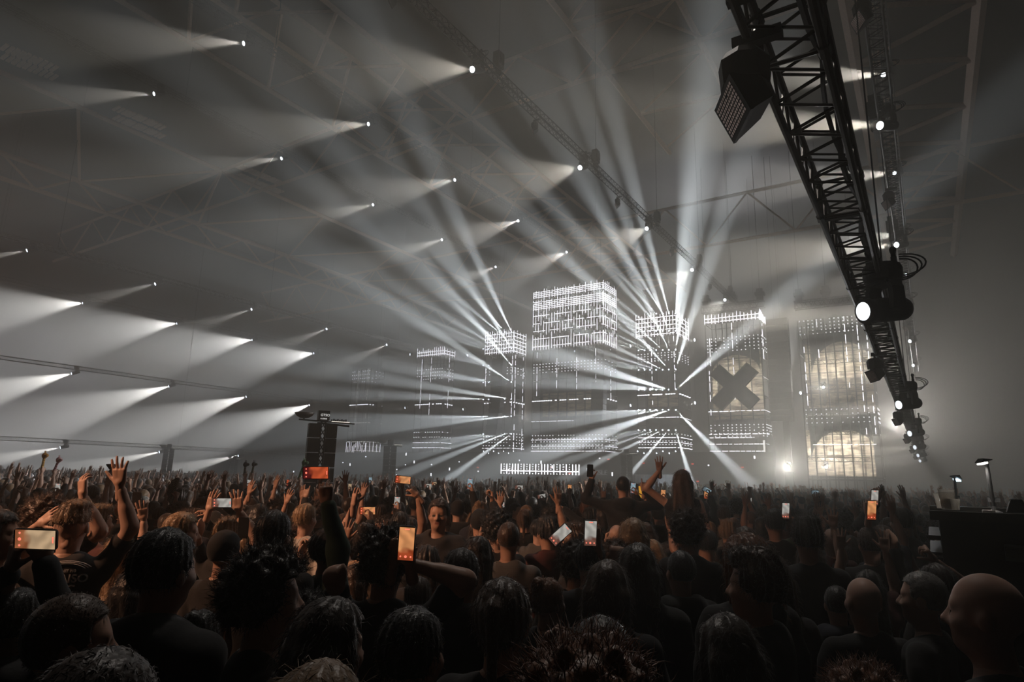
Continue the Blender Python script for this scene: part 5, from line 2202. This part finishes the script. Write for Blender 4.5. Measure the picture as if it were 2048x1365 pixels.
# candidate standing spots from near to far
cands = []
for k in range(60000):
    Y = rp.uniform(.6, 60)
    X = rp.uniform(-75, 14)
    px, py, d = proj((X, Y, 1.75))
    if d < .9 or px < -60 or px > 2110: continue
    cands.append((d, X, Y, px))
cands.sort()
CELL = {}


def spaced(x, y, r):
    cx_, cy_ = int(x // 1), int(y // 1)
    for i in (-1, 0, 1):
        for j in (-1, 0, 1):
            for (a, b) in CELL.get((cx_ + i, cy_ + j), ()):
                if (x - a) ** 2 + (y - b) ** 2 < r * r: return False
    return True


NIND = 300 - len(PEOPLE)
FAR = []
fill = []
for (d, X, Y, px) in cands:
    r = .50 if d < 12 else .50 + (d - 12) * .012
    if not spaced(X, Y, r) or blocked(X, Y, .24): continue
    s = rp.uniform(.90, 1.03)
    px, py, d = proj((X, Y, 1.8 * s))
    if d < 14 and covered(px, py, .18 * F / d, d, 0):
        s = .86
        px, py, d = proj((X, Y, 1.8 * s))
        if covered(px, py, .18 * F / d, d, 0): continue
    if d < 1.6 or (px > 1835 and d < 4.6): continue
    CELL.setdefault((int(X // 1), int(Y // 1)), []).append((X, Y))
    if len(fill) < NIND:
        fill.append((d, X, Y, px, s))
    else:
        FAR.append((X, Y, s, d))
ROWN = [(2.6, 'nearest'), (4, 'near'), (5.5, 'second'), (7, 'third'), (8.5, 'fourth'), (10, 'fifth'), (99, 'sixth')]
SECT = [(-99, 'far left'), (170, 'left side'), (400, 'left of near tower'), (600, 'below near tower'), (780, 'below slim tower'), (1020, 'below tallest tower'),
        (1230, 'below shoulder riders'), (1400, 'below cross tower'), (1580, 'below arch tower'), (1760, 'beside booth')]
rec = []
for (d, X, Y, px, s) in fill:
    q = rp.random()
    up = .05 if d < 4 else (.22 if d < 7 else .36)
    v = rp.choice([x[0] for x in VARS[2:8]] + ['v_phonehigh', 'v_wave2', 'v_two', 'v_up']) if q < up else rp.choice(['v_down'] * 5 + ['v_down2', 'v_phone', 'v_hair'] if rp.random() < .5 else ['v_down', 'v_down2'])
    top = VAR[v][3]
    hair = rp.choice(HLIST)
    hc = rp.choice(['dark-brown'] * 4 + ['black'] * 3 + ['brown'] * 3 + ['fair', 'blond', 'ginger'])
    cc = rp.choice(['black'] * 7 + ['dark'] * 4 + ['navy', 'navy', 'grey', 'grey', 'green', 'maroon', 'white'])
    if d < 5 and cc in ('white', 'grey'): cc = 'black'
    hd = toward_stage((X, Y)) + math.radians(rp.gauss(0, 14 if rp.random() < .85 else 60))
    rn = [n for t, n in ROWN if d < t][0]
    sn = [n for t, n in SECT if px >= t][-1]
    o = person((X, Y, 0), hd, s, v, hair, hc, cc, rp.randrange(5), None, 'people in the crowd')
    TN = {'tee': 't-shirt', 'hoodie': 'hoodie', 'jacket': 'jacket', 'vest': 'vest'}[top]
    lab = ('bald' if hair == 'bald' else ('capped' if hair == 'cap' else '%s %s hair' % (HD[hair], hc))) + ', %s %s, %s, ' % (cc, TN, DESC[v]) + '%s row, %s' % (rn, sn)
    rec.append((px, lab, o))
by_lab = {}
for px, lab, o in rec: by_lab.setdefault(lab, []).append((px, o))
for lab, L in by_lab.items():
    L.sort(key=lambda t: t[0])
    for i, (px, o) in enumerate(L):
        pre = '' if len(L) == 1 else ['leftmost ', 'next ', 'third ', 'fourth ', 'fifth ', 'sixth ', 'seventh '][min(i, 6)]
        if len(L) == 2: pre = ['left ', 'right '][i]
        words = (pre + 'person, ' + lab).split()
        o['label'] = ' '.join(words)

# ---- the rest of the crowd, past counting
def simple_person(right, left, long_hair):
    f = Field()
    torso(f, .02, False)
    f.cap((0, 0, .9), (0, 0, .35), .17, .12, k=.05)
    A = {1: arm_of(right, 1), -1: arm_of(left, -1)}
    fs = Field()
    fh = Field()
    hands = []
    for s in (1, -1):
        e, w, u, n, pose = A[s]
        f.cap(SHO[s], SHO[s] + (e - SHO[s]) * .6, .06, .055, k=.03)
        fs.cap(SHO[s] + (e - SHO[s]) * .5, e, .046, .042, k=.02)
        fs.cap(e, w, .042, .028, k=.02)
        if w[2] > 1.5:
            hands.append(hand(w, u, n, s, pose, 1.12).mesh(.0125))
    fs.cap((0, -.02, 1.44), (0, 0, 1.58), .055, k=.03)
    fs.ell((0, .01, 1.665), (.072, .09, .115), k=.02)
    fh.ell((0, -.03, 1.705), (.088, .098, .095), k=.02)
    if long_hair: fh.cap((0, -.07, 1.68), (0, -.09, 1.42), .08, .055, k=.03)
    a = f.mesh(.055)
    b = fs.mesh(.032)
    c = fh.mesh(.034)
    mats = [0] * len(a[1]) + [1] * len(b[1]) + [2] * len(c[1])
    parts = [a, b, c]
    for h_ in hands:
        parts.append(h_)
        mats += [1] * len(h_[1])
    V, Q = join(parts)
    return V, Q, np.array(mats)


PR = [simple_person(a, b, l) for (a, b, l) in (('down', 'down', 0), ('bent', 'down', 1), ('down', 'down', 1), ('up', 'down', 0), ('high', 'high', 0), ('wave', 'down', 1),
                                               ('horns', 'down', 0), ('down', 'point', 0), ('fist', 'wave', 0), ('phonehigh', 'down', 0))]
FARM = [newmat('far_cloth_black', (.012, .011, .011), .9), newmat('far_cloth_grey', (.05, .048, .05), .9), newmat('far_cloth_light', (.26, .22, .19), .9),
        newmat('far_skin', (.48, .28, .19), .6), newmat('far_skin_deep', (.30, .17, .11), .6),
        newmat('far_hair_dark', (.02, .014, .01), .5, sheen=.3), newmat('far_hair_brown', (.09, .05, .03), .5, sheen=.3), newmat('far_hair_fair', (.28, .18, .10), .5, sheen=.3)]
Vs, Qs, Ms, n = [], [], [], 0
rf = random.Random(5)
FAR.sort(key=lambda t: t[3])
for (X, Y, s, d) in FAR:
    up = .34 if d < 25 else .5
    if d > 25 and rf.random() < .25: continue
    pi = rf.randrange(3, 10) if rf.random() < up else rf.randrange(3)
    V, Q, mm = PR[pi]
    a = toward_stage((X, Y)) + math.radians(rf.gauss(0, 18))
    c_, s_ = math.cos(-a), math.sin(-a)
    s2_ = s * rf.uniform(.97, 1.03)
    W = V * s2_
    W = np.stack([X + c_ * W[:, 0] - s_ * W[:, 1], Y + s_ * W[:, 0] + c_ * W[:, 1], W[:, 2]], 1)
    Vs.append(W.astype(np.float32))
    Qs.append(Q + n)
    n += len(V)
    lut = np.array([rf.choice([0, 0, 0, 1, 1, 2 if rf.random() < .4 else 0]), rf.choice([3, 3, 4]), rf.choice([5, 5, 6, 6, 7])])
    Ms.append(lut[mm])
if Vs:
    me = fastmesh('crowd_mesh', np.vstack(Vs), np.vstack(Qs), FARM, np.concatenate(Ms))
    o = mkobj('crowd', me)
    tag(o, 'dense far crowd with raised hands reaching back to the stage', 'crowd', kind='stuff')
print('CROWD', len(PEOPLE), len(FAR), n)
